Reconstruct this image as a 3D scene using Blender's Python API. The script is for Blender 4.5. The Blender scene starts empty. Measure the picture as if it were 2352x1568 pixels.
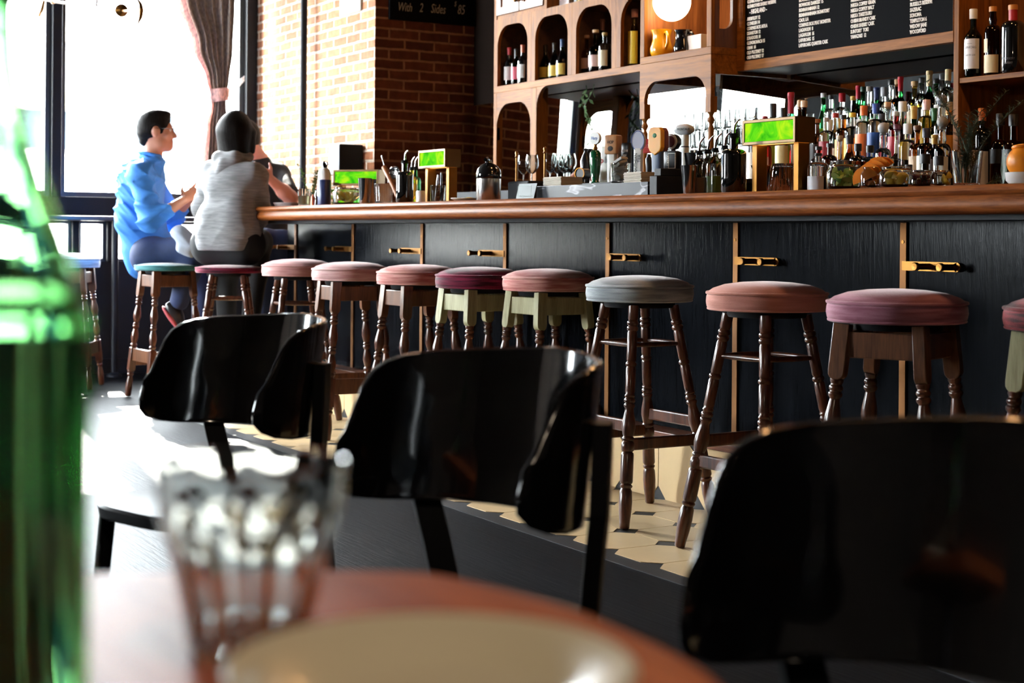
import bpy, bmesh, math, random
import numpy as np
from mathutils import Vector, Matrix, Quaternion
random.seed(7)
SC = bpy.context.scene
COL = SC.collection
PI = math.pi
R = math.radians
# ------------------------------------------------------------------ camera model (photo frame 2352 x 1568)
F = 3600.; CX = 1176.; CY = 537.; RHO = .008; AL = R(29.97); CAMH = .97
sa, ca = math.sin(AL), math.cos(AL); cr, sr = math.cos(RHO), math.sin(RHO)
def ray(px, py):
    u = px-CX; v = py-CY; uu = u*cr+v*sr; vv = -u*sr+v*cr; a = uu/F; b = -vv/F
    return Vector((a*sa-ca, a*ca+sa, b))
def atY(px, py, Y): d = ray(px, py); t = Y/d.y; return Vector((d.x*t, Y, CAMH+d.z*t))
def atX(px, py, X): d = ray(px, py); t = X/d.x; return Vector((X, d.y*t, CAMH+d.z*t))
def atZ(px, py, z): d = ray(px, py); t = (z-CAMH)/d.z; return Vector((d.x*t, d.y*t, z))
def cam(xc, zc, z=0.): return Vector((xc*sa-zc*ca, xc*ca+zc*sa, z))   # from camera-right / depth to the room's axes
def depth(p): return -p[0]*ca+p[1]*sa
# ------------------------------------------------------------------ materials
def lin(c):
    if isinstance(c, str):
        c = c.lstrip('#'); c = [int(c[i:i+2], 16)/255 for i in (0, 2, 4)]
        c = [x/12.92 if x <= .04045 else ((x+.055)/1.055)**2.4 for x in c]
    return (c[0], c[1], c[2], 1.)
MATS = {}
def new_mat(name):
    m = bpy.data.materials.new(name); m.use_nodes = True
    nt = m.node_tree; return m, nt, nt.nodes['Principled BSDF']
def setp(b, **k):
    names = dict(color='Base Color', rough='Roughness', metal='Metallic', spec='Specular IOR Level', trans='Transmission Weight', ior='IOR',
                 sheen='Sheen Weight', sheen_rough='Sheen Roughness', sheen_tint='Sheen Tint', coat='Coat Weight', coat_rough='Coat Roughness',
                 emit='Emission Color', emit_s='Emission Strength', alpha='Alpha', sss='Subsurface Weight')
    for a, v in k.items():
        if a in ('color', 'emit', 'sheen_tint'): v = lin(v)
        b.inputs[names[a]].default_value = v
def mat(name, color, rough=.5, noise=0., nscale=12., bump=0., bscale=60., **k):
    if name in MATS: return MATS[name]
    m, nt, b = new_mat(name); setp(b, color=color, rough=rough, **k)
    N, L = nt.nodes, nt.links
    if noise or bump:
        tc = N.new('ShaderNodeTexCoord')
    if noise:
        t = N.new('ShaderNodeTexNoise'); t.inputs['Scale'].default_value = nscale; t.inputs['Detail'].default_value = 5
        L.new(tc.outputs['Object'], t.inputs['Vector'])
        mx = N.new('ShaderNodeMix'); mx.data_type = 'RGBA'; c = lin(color)
        mx.inputs['A'].default_value = (c[0]*(1-noise), c[1]*(1-noise), c[2]*(1-noise), 1)
        mx.inputs['B'].default_value = (min(1, c[0]*(1+noise)), min(1, c[1]*(1+noise)), min(1, c[2]*(1+noise)), 1)
        L.new(t.outputs['Fac'], mx.inputs['Factor']); L.new(mx.outputs['Result'], b.inputs['Base Color'])
    if bump:
        t = N.new('ShaderNodeTexNoise'); t.inputs['Scale'].default_value = bscale; t.inputs['Detail'].default_value = 3
        L.new(tc.outputs['Object'], t.inputs['Vector'])
        bp = N.new('ShaderNodeBump'); bp.inputs['Strength'].default_value = bump; bp.inputs['Distance'].default_value = .01
        L.new(t.outputs['Fac'], bp.inputs['Height']); L.new(bp.outputs['Normal'], b.inputs['Normal'])
    MATS[name] = m; return m
def wood(name, c1, c2, axis='X', scale=1., rough=.4, bump=.15, coat=0., stretch=14., spec=.4):
    """grain that runs along one axis of the object"""
    if name in MATS: return MATS[name]
    m, nt, b = new_mat(name); N, L = nt.nodes, nt.links; setp(b, rough=rough, coat=coat, coat_rough=.15, spec=spec)
    tc = N.new('ShaderNodeTexCoord'); mp = N.new('ShaderNodeMapping')
    s = {'X': (1, stretch, stretch), 'Y': (stretch, 1, stretch), 'Z': (stretch, stretch, 1)}[axis]
    mp.inputs['Scale'].default_value = [x*scale for x in s]; L.new(tc.outputs['Object'], mp.inputs['Vector'])
    n1 = N.new('ShaderNodeTexNoise'); n1.inputs['Scale'].default_value = 1.6; n1.inputs['Detail'].default_value = 6; n1.inputs['Roughness'].default_value = .65
    n1.inputs['Distortion'].default_value = .6
    L.new(mp.outputs['Vector'], n1.inputs['Vector'])
    n2 = N.new('ShaderNodeTexNoise'); n2.inputs['Scale'].default_value = 9; n2.inputs['Detail'].default_value = 4
    L.new(mp.outputs['Vector'], n2.inputs['Vector'])
    ad = N.new('ShaderNodeMath'); ad.operation = 'MULTIPLY_ADD'; ad.inputs[1].default_value = .45
    L.new(n2.outputs['Fac'], ad.inputs[0]); L.new(n1.outputs['Fac'], ad.inputs[2])
    rp = N.new('ShaderNodeValToRGB'); rp.color_ramp.elements[0].position = .5; rp.color_ramp.elements[1].position = .95
    rp.color_ramp.elements[0].color = lin(c1); rp.color_ramp.elements[1].color = lin(c2)
    L.new(ad.outputs[0], rp.inputs['Fac']); L.new(rp.outputs['Color'], b.inputs['Base Color'])
    if bump:
        bp = N.new('ShaderNodeBump'); bp.inputs['Strength'].default_value = bump; bp.inputs['Distance'].default_value = .004
        L.new(ad.outputs[0], bp.inputs['Height']); L.new(bp.outputs['Normal'], b.inputs['Normal'])
    MATS[name] = m; return m
def brick(name, plane, c1, c2, mortar, bw=.205, bh=.0615, rough=.85, mort=.009):
    m, nt, b = new_mat(name); N, L = nt.nodes, nt.links; setp(b, rough=rough, spec=.25)
    tc = N.new('ShaderNodeTexCoord'); sp = N.new('ShaderNodeSeparateXYZ'); cb = N.new('ShaderNodeCombineXYZ')
    L.new(tc.outputs['Object'], sp.inputs[0])
    wob = N.new('ShaderNodeTexNoise'); wob.inputs['Scale'].default_value = 9; wob.inputs['Detail'].default_value = 4
    L.new(tc.outputs['Object'], wob.inputs['Vector'])
    o = {'X': 'Y', 'Y': 'X'}[plane]
    for src, dst in ((o, 'X'), ('Z', 'Y')):
        a = N.new('ShaderNodeMath'); a.operation = 'MULTIPLY_ADD'; a.inputs[1].default_value = .014
        L.new(wob.outputs['Fac'], a.inputs[0]); L.new(sp.outputs[src], a.inputs[2]); L.new(a.outputs[0], cb.inputs[dst])
    t = N.new('ShaderNodeTexBrick'); L.new(cb.outputs[0], t.inputs['Vector'])
    t.inputs['Scale'].default_value = 1; t.inputs['Brick Width'].default_value = bw; t.inputs['Row Height'].default_value = bh
    t.inputs['Mortar Size'].default_value = mort; t.inputs['Mortar Smooth'].default_value = .5; t.inputs['Bias'].default_value = -.1
    t.inputs['Color1'].default_value = lin(c1); t.inputs['Color2'].default_value = lin(c2); t.inputs['Mortar'].default_value = lin(mortar)
    n = N.new('ShaderNodeTexNoise'); n.inputs['Scale'].default_value = 22; n.inputs['Detail'].default_value = 6
    L.new(tc.outputs['Object'], n.inputs['Vector'])
    mx = N.new('ShaderNodeMix'); mx.data_type = 'RGBA'; mx.blend_type = 'OVERLAY'; mx.inputs['Factor'].default_value = .55
    L.new(t.outputs['Color'], mx.inputs['A']); L.new(n.outputs['Fac'], mx.inputs['B']); L.new(mx.outputs['Result'], b.inputs['Base Color'])
    hm = N.new('ShaderNodeMath'); hm.operation = 'MULTIPLY_ADD'; hm.inputs[1].default_value = -1.1
    L.new(t.outputs['Fac'], hm.inputs[0]); L.new(n.outputs['Fac'], hm.inputs[2])
    bp = N.new('ShaderNodeBump'); bp.inputs['Strength'].default_value = .7; bp.inputs['Distance'].default_value = .012
    L.new(hm.outputs[0], bp.inputs['Height']); L.new(bp.outputs['Normal'], b.inputs['Normal'])
    MATS[name] = m; return m
def velvet(name, color, dark):
    """crushed velvet: pile pushed in streaks round the seat"""
    if name in MATS: return MATS[name]
    m, nt, b = new_mat(name); N, L = nt.nodes, nt.links
    setp(b, rough=.8, spec=.2, sheen=.6, sheen_rough=.3, sheen_tint='#f4e4e0')
    tc = N.new('ShaderNodeTexCoord'); mp = N.new('ShaderNodeMapping'); mp.inputs['Scale'].default_value = (3, 3, 34)
    L.new(tc.outputs['Object'], mp.inputs['Vector'])
    n = N.new('ShaderNodeTexNoise'); n.inputs['Scale'].default_value = 2; n.inputs['Detail'].default_value = 5
    L.new(mp.outputs['Vector'], n.inputs['Vector'])
    rp = N.new('ShaderNodeValToRGB'); rp.color_ramp.elements[0].position = .36; rp.color_ramp.elements[1].position = .62
    rp.color_ramp.elements[0].color = lin(dark); rp.color_ramp.elements[1].color = lin(color)
    L.new(n.outputs['Fac'], rp.inputs['Fac']); L.new(rp.outputs['Color'], b.inputs['Base Color'])
    f = N.new('ShaderNodeTexNoise'); f.inputs['Scale'].default_value = 260
    L.new(tc.outputs['Object'], f.inputs['Vector'])
    bp = N.new('ShaderNodeBump'); bp.inputs['Strength'].default_value = .25; bp.inputs['Distance'].default_value = .004
    L.new(f.outputs['Fac'], bp.inputs['Height']); L.new(bp.outputs['Normal'], b.inputs['Normal'])
    MATS[name] = m; return m
def glass(name, color='#ffffff', rough=.0, ior=1.45):
    if name in MATS: return MATS[name]
    m, nt, b = new_mat(name); setp(b, color=color, rough=rough, trans=1., ior=ior, spec=.5)
    MATS[name] = m; return m
def pane_mat(name, tint=(.97, .985, .98)):
    """thin flat pane: lets light straight through, mirrors a little at grazing angles"""
    m = bpy.data.materials.new(name); m.use_nodes = True; nt = m.node_tree; N, L = nt.nodes, nt.links
    for n in list(N):
        if n.type == 'BSDF_PRINCIPLED': N.remove(n)
    out = [n for n in N if n.type == 'OUTPUT_MATERIAL'][0]
    tr = N.new('ShaderNodeBsdfTransparent'); tr.inputs[0].default_value = (*tint, 1)
    gl = N.new('ShaderNodeBsdfGlossy'); gl.inputs['Roughness'].default_value = .02
    fr = N.new('ShaderNodeFresnel'); fr.inputs['IOR'].default_value = 1.22
    mx = N.new('ShaderNodeMixShader'); L.new(fr.outputs[0], mx.inputs[0]); L.new(tr.outputs[0], mx.inputs[1]); L.new(gl.outputs[0], mx.inputs[2])
    L.new(mx.outputs[0], out.inputs[0]); MATS[name] = m; return m
def emis(name, color, s, rough=.4):
    return mat(name, color, rough, emit=color, emit_s=s)
# ------------------------------------------------------------------ mesh builder
class MB:
    def __init__(s): s.v = []; s.f = []; s.m = []
    def add(s, vs, fs, mi=0, M=None):
        o = len(s.v)
        s.v += [tuple(M @ Vector(v)) if M is not None else tuple(v) for v in vs]
        s.f += [tuple(i+o for i in f) for f in fs]; s.m += [mi]*len(fs); return s
    def box(s, x0, y0, z0, x1, y1, z1, mi=0, M=None):
        vs = [(x, y, z) for x in (x0, x1) for y in (y0, y1) for z in (z0, z1)]
        return s.add(vs, [(0, 1, 3, 2), (4, 6, 7, 5), (0, 4, 5, 1), (2, 3, 7, 6), (0, 2, 6, 4), (1, 5, 7, 3)], mi, M)
    def lathe(s, prof, seg=24, mi=0, M=None, ph=0.):
        vs = []; fs = []; ring = len(prof) > 3 and prof[0] == prof[-1]; prof = prof[:-1] if ring else prof; n = len(prof)
        for r, z in prof:
            for k in range(seg):
                a = ph+2*PI*k/seg; vs.append((r*math.cos(a), r*math.sin(a), z))
        for i in range(n if ring else n-1):
            j = (i+1) % n
            for k in range(seg):
                k2 = (k+1) % seg; fs.append((i*seg+k, i*seg+k2, j*seg+k2, j*seg+k))
        if ring: return s.add(vs, fs, mi, M)
        if prof[0][0] > 1e-5: fs.append(tuple(reversed(range(seg))))
        if prof[-1][0] > 1e-5: fs.append(tuple(range((n-1)*seg, n*seg)))
        return s.add(vs, fs, mi, M)
    def cyl(s, p, q, r, seg=16, mi=0, r2=None):
        p = Vector(p); q = Vector(q); d = q-p; M = Matrix.Translation(p) @ d.to_track_quat('Z', 'Y').to_matrix().to_4x4()
        return s.lathe([(r, 0), (r if r2 is None else r2, d.length)], seg, mi, M)
    def turned(s, p, q, prof, seg=16, mi=0):
        """lathe profile (radius, fraction) along p->q"""
        p = Vector(p); q = Vector(q); d = q-p; M = Matrix.Translation(p) @ d.to_track_quat('Z', 'Y').to_matrix().to_4x4()
        return s.lathe([(r, t*d.length) for r, t in prof], seg, mi, M)
    def tube(s, pts, rad, seg=10, mi=0, closed=False):
        pts = [Vector(p) for p in pts]; n = len(pts); vs = []; fs = []
        rad = rad if isinstance(rad, (list, tuple)) else [rad]*n
        up = Vector((0, 0, 1)); prev = None
        for i, p in enumerate(pts):
            a = pts[(i-1) % n] if (closed or i > 0) else pts[0]; b = pts[(i+1) % n] if (closed or i < n-1) else pts[-1]
            t = (b-a).normalized()
            if prev is None:
                u = t.cross(up);
                if u.length < 1e-3: u = t.cross(Vector((1, 0, 0)))
            else: u = prev - t*prev.dot(t)
            u.normalize(); prev = u; w = t.cross(u)
            for k in range(seg):
                g = 2*PI*k/seg; vs.append(p+(u*math.cos(g)+w*math.sin(g))*rad[i])
        for i in range(n if closed else n-1):
            j = (i+1) % n
            for k in range(seg):
                k2 = (k+1) % seg; fs.append((i*seg+k, i*seg+k2, j*seg+k2, j*seg+k))
        if not closed: fs += [tuple(reversed(range(seg))), tuple(range((n-1)*seg, n*seg))]
        return s.add(vs, fs, mi)
    def prism(s, poly, axis, d0, d1, mi=0, M=None):
        """extrude a 2D outline; axis X: (y,z), Y: (x,z), Z: (x,y)"""
        mk = {'X': lambda a, b, d: (d, a, b), 'Y': lambda a, b, d: (a, d, b), 'Z': lambda a, b, d: (a, b, d)}[axis]
        n = len(poly); vs = [mk(a, b, d0) for a, b in poly]+[mk(a, b, d1) for a, b in poly]
        fs = [tuple(range(n)), tuple(reversed(range(n, 2*n)))]+[(i, i+n, (i+1) % n+n, (i+1) % n) for i in range(n)]
        return s.add(vs, fs, mi, M)
    def strip(s, inner, outer, axis, d0, d1, mi=0):
        """plate between two equally long outlines (a frame, an arch spandrel), open polyline"""
        mk = {'X': lambda a, b, d: (d, a, b), 'Y': lambda a, b, d: (a, d, b), 'Z': lambda a, b, d: (a, b, d)}[axis]
        n = len(inner)
        vs = [mk(*p, d0) for p in inner]+[mk(*p, d0) for p in outer]+[mk(*p, d1) for p in inner]+[mk(*p, d1) for p in outer]
        fs = []
        for i in range(n-1):
            j = i+1
            fs += [(i, j, n+j, n+i), (2*n+i, 3*n+i, 3*n+j, 2*n+j), (i, 2*n+i, 2*n+j, j), (n+i, n+j, 3*n+j, 3*n+i)]
        fs += [(0, n, 3*n, 2*n), (n-1, 3*n-1, 4*n-1, 2*n-1)]
        return s.add(vs, fs, mi)
    def ball(s, c, r, seg=16, mi=0, M=None):
        r = r if isinstance(r, (tuple, list)) else (r, r, r); n = seg//2; vs = [(c[0], c[1], c[2]-r[2])]; fs = []
        for i in range(1, n):
            t = -PI/2+PI*i/n
            for k in range(seg):
                g = 2*PI*k/seg; vs.append((c[0]+r[0]*math.cos(t)*math.cos(g), c[1]+r[1]*math.cos(t)*math.sin(g), c[2]+r[2]*math.sin(t)))
        vs.append((c[0], c[1], c[2]+r[2])); top = len(vs)-1
        for k in range(seg):
            k2 = (k+1) % seg; fs.append((0, 1+k2, 1+k)); fs.append((top, top-seg+k, top-seg+k2))
        for i in range(n-2):
            for k in range(seg):
                k2 = (k+1) % seg; a = 1+i*seg; fs.append((a+k, a+k2, a+seg+k2, a+seg+k))
        return s.add(vs, fs, mi, M)
    def grid(s, P, mi=0, closed_u=False):
        """P[i][j] points"""
        n = len(P); k = len(P[0]); vs = [p for row in P for p in row]; fs = []
        for i in range(n-1):
            for j in range(k if closed_u else k-1):
                j2 = (j+1) % k; fs.append((i*k+j, i*k+j2, (i+1)*k+j2, (i+1)*k+j))
        return s.add(vs, fs, mi)
    def build(s, name, mats, parent=None, loc=None, smooth=40, bevel=0, sub=0, segs=2, fix=True):
        me = bpy.data.meshes.new(name); me.from_pydata(s.v, [], s.f); me.update()
        mats = mats if isinstance(mats, (list, tuple)) else [mats]
        for m in mats: me.materials.append(m)
        if len(mats) > 1: me.polygons.foreach_set('material_index', s.m)
        if fix:
            bm = bmesh.new(); bm.from_mesh(me); bmesh.ops.recalc_face_normals(bm, faces=bm.faces); bm.to_mesh(me); bm.free()
        if smooth:
            me.shade_smooth(); me.set_sharp_from_angle(angle=R(smooth))
        o = bpy.data.objects.new(name, me); COL.objects.link(o)
        if parent is not None: o.parent = parent
        if loc is not None: o.location = loc
        if bevel:
            b = o.modifiers.new('edge', 'BEVEL'); b.width = bevel; b.segments = segs; b.limit_method = 'ANGLE'; b.angle_limit = R(35)
        if sub:
            d = o.modifiers.new('smooth', 'SUBSURF'); d.levels = sub; d.render_levels = sub
        return o
def tag(o, label=None, cat=None, group=None, kind=None):
    if label: o['label'] = label
    if cat: o['category'] = cat
    if group: o['group'] = group
    if kind: o['kind'] = kind
    return o
def thing(name, label, cat, loc=(0, 0, 0), rz=0., group=None):
    o = bpy.data.objects.new(name, None); COL.objects.link(o); o.location = loc; o.rotation_euler = (0, 0, rz); o.empty_display_size = .1
    return tag(o, label, cat, group)
def structure(o, label=None): return tag(o, label, None, None, 'structure')
def copy_tree(o, parent=None, loc=None, rz=None, label=None, group=None):
    c = o.copy(); COL.objects.link(c)
    if parent is not None: c.parent = parent
    if loc is not None: c.location = loc
    if rz is not None: c.rotation_euler = (0, 0, rz)
    if label: c['label'] = label
    if group: c['group'] = group
    for ch in list(o.children): copy_tree(ch, c)
    return c
def swap_mats(o, table):
    """give a copied thing its own mesh data with other materials"""
    for ch in [o]+list(o.children_recursive):
        if ch.type == 'MESH' and any(m and m.name in table for m in ch.data.materials):
            ch.data = ch.data.copy()
            for i, m in enumerate(ch.data.materials):
                if m and m.name in table: ch.data.materials[i] = table[m.name]
def text_mesh(body, size, xs=1., ext=.0008, align='LEFT', shear=0., off=0.):
    cu = bpy.data.curves.new('lettering', 'FONT'); cu.body = body; cu.size = size; cu.extrude = ext; cu.align_x = align; cu.resolution_u = 2; cu.shear = shear; cu.offset = off
    ob = bpy.data.objects.new('lettering', cu); COL.objects.link(ob)
    dg = bpy.context.evaluated_depsgraph_get(); me = bpy.data.meshes.new_from_object(ob.evaluated_get(dg))
    vs = [(v.co.x*xs, v.co.y, v.co.z) for v in me.vertices]; fs = [tuple(p.vertices) for p in me.polygons]
    bpy.data.objects.remove(ob); bpy.data.curves.remove(cu); bpy.data.meshes.remove(me)
    return vs, fs
def stack(*bits):
    pass
# ================================================================== MATERIALS OF THE ROOM
oak = wood('oak_front', '#5e310c', '#9c6226', 'X', 1.0, .55, .08, spec=.15)
oak_z = wood('oak_upright', '#5e310c', '#9c6226', 'Z', 1.0, .55, .08, spec=.15)
oak_dark = wood('oak_back_panel', '#6b3d1c', '#a2683a', 'Z', 1.2, .45, .08)
bar_wood = wood('bar_top_wood', '#5a2a10', '#9a5726', 'X', 3.5, .5, .05, coat=.0, spec=.1)
black_wood = wood('black_stained_oak', '#060709', '#121419', 'Z', 3., .16, .16, stretch=12, spec=.035)
black_paint = mat('black_paint', '#17181c', .5, spec=.15)
black_gloss = mat('black_lacquer', '#0c0d10', .12, coat=1., coat_rough=.05)
brass = mat('brass', '#82592a', .38, metal=1., noise=.15, nscale=30)
aged_strip = mat('aged_brass_strip', '#6e4826', .5, metal=.85, noise=.2, nscale=14)
steel = mat('polished_steel', '#c9c9c9', .14, metal=1.)
cream_tile = mat('cream_tile', '#d6b98c', .34, noise=.16, nscale=7, bump=.05, bscale=30)
grout = mat('black_tile', '#17181b', .4)
white_paper = mat('white_paper', '#e8e6e2', .8)
black_card = mat('black_card', '#101114', .9, spec=.05)
chalk = mat('chalk_white', '#b9b6b0', .9)
letter_white = mat('letter_white', '#f4f1ea', .7)
cream_wall = mat('dark_plaster', '#4a413a', .85, noise=.05)
bar_wall = mat('dark_brown_wall', '#1e1612', .9, spec=.05)
dark_ceiling = mat('dark_ceiling', '#38312c', .8)
def planks(name):
    m, nt, b = new_mat(name); N, L = nt.nodes, nt.links; setp(b, rough=.45, spec=.03)
    tc = N.new('ShaderNodeTexCoord')
    t = N.new('ShaderNodeTexBrick'); t.inputs['Scale'].default_value = 1; t.inputs['Brick Width'].default_value = 1.5; t.inputs['Row Height'].default_value = .13
    t.inputs['Mortar Size'].default_value = .003; t.inputs['Color1'].default_value = lin('#15161a'); t.inputs['Color2'].default_value = lin('#0e0f12'); t.inputs['Mortar'].default_value = lin('#0c0c0e')
    L.new(tc.outputs['Object'], t.inputs['Vector'])
    mp = N.new('ShaderNodeMapping'); mp.inputs['Scale'].default_value = (2.5, 40, 1); L.new(tc.outputs['Object'], mp.inputs['Vector'])
    n = N.new('ShaderNodeTexNoise'); n.inputs['Scale'].default_value = 2; n.inputs['Detail'].default_value = 7; n.inputs['Distortion'].default_value = .8
    L.new(mp.outputs['Vector'], n.inputs['Vector'])
    mx = N.new('ShaderNodeMix'); mx.data_type = 'RGBA'; mx.blend_type = 'OVERLAY'; mx.inputs['Factor'].default_value = .7
    L.new(t.outputs['Color'], mx.inputs['A']); L.new(n.outputs['Fac'], mx.inputs['B']); L.new(mx.outputs['Result'], b.inputs['Base Color'])
    bp = N.new('ShaderNodeBump'); bp.inputs['Strength'].default_value = .25; bp.inputs['Distance'].default_value = .006
    L.new(n.outputs['Fac'], bp.inputs['Height']); L.new(bp.outputs['Normal'], b.inputs['Normal']); return m
floor_m = planks('dark_floorboards')
brick_lit = brick('brick_lit_face', 'Y', '#9c6446', '#b5845e', '#d2c2ae', mort=.011)  # paler copy of the pillar's brick, window light put into its colour
brick_shaded = brick('brick_shaded_face', 'X', '#5e3226', '#7a4430', '#a87c60')  # same brick on the shaded face, the shade put into its colour
pane = pane_mat('window_glass')
mirror_m = mat('mirror_silver', '#e4e6e4', .01, metal=1.)
# ================================================================== SHELL
XW, XN, YL, YB, ZC = -10.6, 2.6, -4.2, 4.68, 3.4
structure(MB().box(XW-.3, YL-.2, -.12, XN+.2, YB+.2, 0).build('floor', floor_m, smooth=0))
structure(MB().box(XW-.3, YL-.2, ZC, XN+.2, YB+.2, ZC+.15).build('ceiling', dark_ceiling, smooth=0))
structure(MB().box(-8.81, YB, 0, XN, YB+.15, ZC).build('wall_bar', bar_wall, smooth=0))
LX0, LX1, LZ0 = -10.3, -8.5, .9
BX0, BX1 = -6.2, -3.7
b = MB().box(XW-.2, YL-.15, 0, XN, YL, LZ0).box(XW-.2, YL-.15, 3.1, XN, YL, ZC).box(XW-.2, YL-.15, LZ0, LX0, YL, 3.1).box(LX1, YL-.15, LZ0, BX0, YL, 3.1).box(BX1, YL-.15, LZ0, XN, YL, 3.1)
structure(b.build('wall_left', cream_wall, smooth=0))
structure(MB().box(XN, YL-.15, 0, XN+.15, YB+.15, ZC).build('wall_near', cream_wall, smooth=0))
structure(MB().box(XW-.2, 4.0, 0, -8.61, 4.2, ZC).build('wall_right', brick_lit, smooth=0))
structure(MB().box(-8.81, 4.001, 0, -8.609, YB, ZC).build('wall_return', brick_shaded, smooth=0))
# window wall: low black panelling, a beam at counter height, the head
WY0, WY1, WT = .3, 3.915, 3.1
b = MB().box(XW-.2, YL, 0, XW, 4.0, .76).box(XW-.2, YL, WT, XW, 4.0, ZC).box(XW-.2, YL, .76, XW, WY0, WT)
structure(b.build('wall_far', black_paint, smooth=0))
structure(MB().box(XW-.16, WY0, 1.035, XW+.01, WY1, 1.197).build('trim_1', black_paint, smooth=0, bevel=.006))     # beam between low and high panes
structure(MB().box(XW-.2, WY1, 0, XW+.03, 3.99, WT).build('trim_2', black_paint, smooth=0))                      # black post at the brick
frame_m = mat('window_frame_paint', '#2b3338', .4)
def window(n, y0, y1, z0, z1, w=.035):
    e = bpy.data.objects.new(f'window_{n}', None); COL.objects.link(e); structure(e); e.location = (XW, (y0+y1)/2, z0)
    hw = (y1-y0)/2; h = z1-z0
    o = [(-hw, 0), (hw, 0), (hw, h), (-hw, h), (-hw, 0)]; i = [(-hw+w, w), (hw-w, w), (hw-w, h-w), (-hw+w, h-w), (-hw+w, w)]
    MB().strip(i, o, 'X', -.12, -.03).build('frame', frame_m, e, smooth=0)
    MB().box(-.078, -hw+w-.003, w-.003, -.072, hw-w+.003, h-w+.003).build('pane', pane, e, smooth=0)
MUL = [(2.557, 2.622), (2.0, 2.1), (1.2, 1.26)]
ys = [WY0]+[y for a in reversed(MUL) for y in a]+[WY1]
k = 1
for i in range(0, len(ys), 2):
    window(k, ys[i], ys[i+1], 1.197, WT); k += 1
low = [(WY0, 1.6), (1.66, 2.70), (2.75, 2.935), (3.0, WY1)]
for a, c in low:
    window(k, a, c, .76, 1.035, .02); k += 1
for i, (a, c) in enumerate(MUL):
    structure(MB().box(XW-.14, a, 1.19, XW+.02, c, WT).build(f'trim_{3+i}', black_paint, smooth=0, bevel=.006))
for i in range(3):
    structure(MB().box(XW-.14, low[i][1], .755, XW+.01, low[i+1][0], 1.04).build(f'trim_{6+i}', black_paint, smooth=0, bevel=.01))
def side_window(n, x0, x1, z0, z1, w=.05):
    e = bpy.data.objects.new(f'window_{n}', None); COL.objects.link(e); structure(e); e.location = ((x0+x1)/2, YL, z0)
    hw = (x1-x0)/2; h = z1-z0
    o = [(-hw, 0), (hw, 0), (hw, h), (-hw, h), (-hw, 0)]; i = [(-hw+w, w), (hw-w, w), (hw-w, h-w), (-hw+w, h-w), (-hw+w, w)]
    MB().strip(i, o, 'Y', -.12, .01).build('frame', black_paint, e, smooth=0)
    MB().box(-hw+w-.003, -.058, w-.003, hw-w+.003, -.052, h-w+.003).build('pane', pane, e, smooth=0)
for i in range(1):
    side_window(k, LX0+(LX1-LX0)*i/1, LX0+(LX1-LX0)*(i+1)/1, LZ0, 3.1); k += 1
def blind_mat(name, c):
    m = bpy.data.materials.new(name); m.use_nodes = True; nt = m.node_tree; N, L = nt.nodes, nt.links; b_ = N['Principled BSDF']; setp(b_, color=c, rough=.9, spec=.0)
    t = N.new('ShaderNodeBsdfTranslucent'); t.inputs['Color'].default_value = lin(c); mx = N.new('ShaderNodeMixShader'); mx.inputs[0].default_value = .5
    L.new(b_.outputs[0], mx.inputs[1]); L.new(t.outputs[0], mx.inputs[2]); L.new(mx.outputs[0], N['Material Output'].inputs[0]); return m
added_blind = blind_mat('added_blind_cloth', '#726c67')  # blinds added on unseen windows for a dim reflection in the chairs
for i in range(2):
    x0 = BX0+(BX1-BX0)*i/2; x1 = BX0+(BX1-BX0)*(i+1)/2
    side_window(k, x0, x1, LZ0, 3.1)
    MB().box(-(x1-x0)/2+.055, -.03, .055, (x1-x0)/2-.055, -.027, 2.14).build('added_blind', added_blind, bpy.data.objects[f'window_{k}'], smooth=0); k += 1
structure(MB().box(XW, YL, 0, XW+.02, 4.0, .1).build('baseboard_far', black_paint, smooth=0))
# tiled strip in front of the bar: octagons with black dots, laid as one pattern
PT, X_PH, TY0 = .2365, -4.245, 2.65
def octagon(cx, cy, h, c): return [(cx-h+c, cy-h), (cx+h-c, cy-h), (cx+h, cy-h+c), (cx+h, cy+h-c), (cx+h-c, cy+h), (cx-h+c, cy+h), (cx-h, cy+h-c), (cx-h, cy-h+c)]
ft = MB().box(-8.6, 2.585, -.001, -1.4, 3.36, .0022)
for i in range(-19, 13):
    for j in range(3):
        cx = X_PH+PT*(i+.5); cy = TY0+PT*(j+.5)
        ft.prism(octagon(cx, cy, PT/2-.0022, .047), 'Z', .0, .0042, 1)
structure(ft.build('floor_tile', [grout, cream_tile], smooth=0))
# ================================================================== STREET OUTSIDE
street = mat('street_concrete', '#b9b6b0', .9); facade = mat('pale_facade', '#d9d6d0', .9); shop = mat('shopfront', '#2a323a', .7, spec=.1); roof_m = mat('awning_cloth', '#c8b98a', .9)
structure(MB().box(-60, -40, -.3, XW-.35, 50, -.2).build('ground', street, smooth=0))
bd = thing('building', 'pale shop building across the street, seen through the window', 'building', (-27, 6, -.2))
MB().box(-3, -16, 0, 0, 16, 4.4).build('wall', facade, bd, smooth=0)
for y in (-13, -8.2, -3.4, 1.4, 6.2, 11):
    MB().box(.0, y, 2.55, .06, y+4.3, 3.2).build('shop_window', shop, bd, smooth=0)
MB().prism([(0.0, 3.55), (.0, 3.25), (.7, 3.2), (.7, 3.35)], 'Y', -1.5, .8).build('awning', roof_m, bd, smooth=0)
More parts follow.
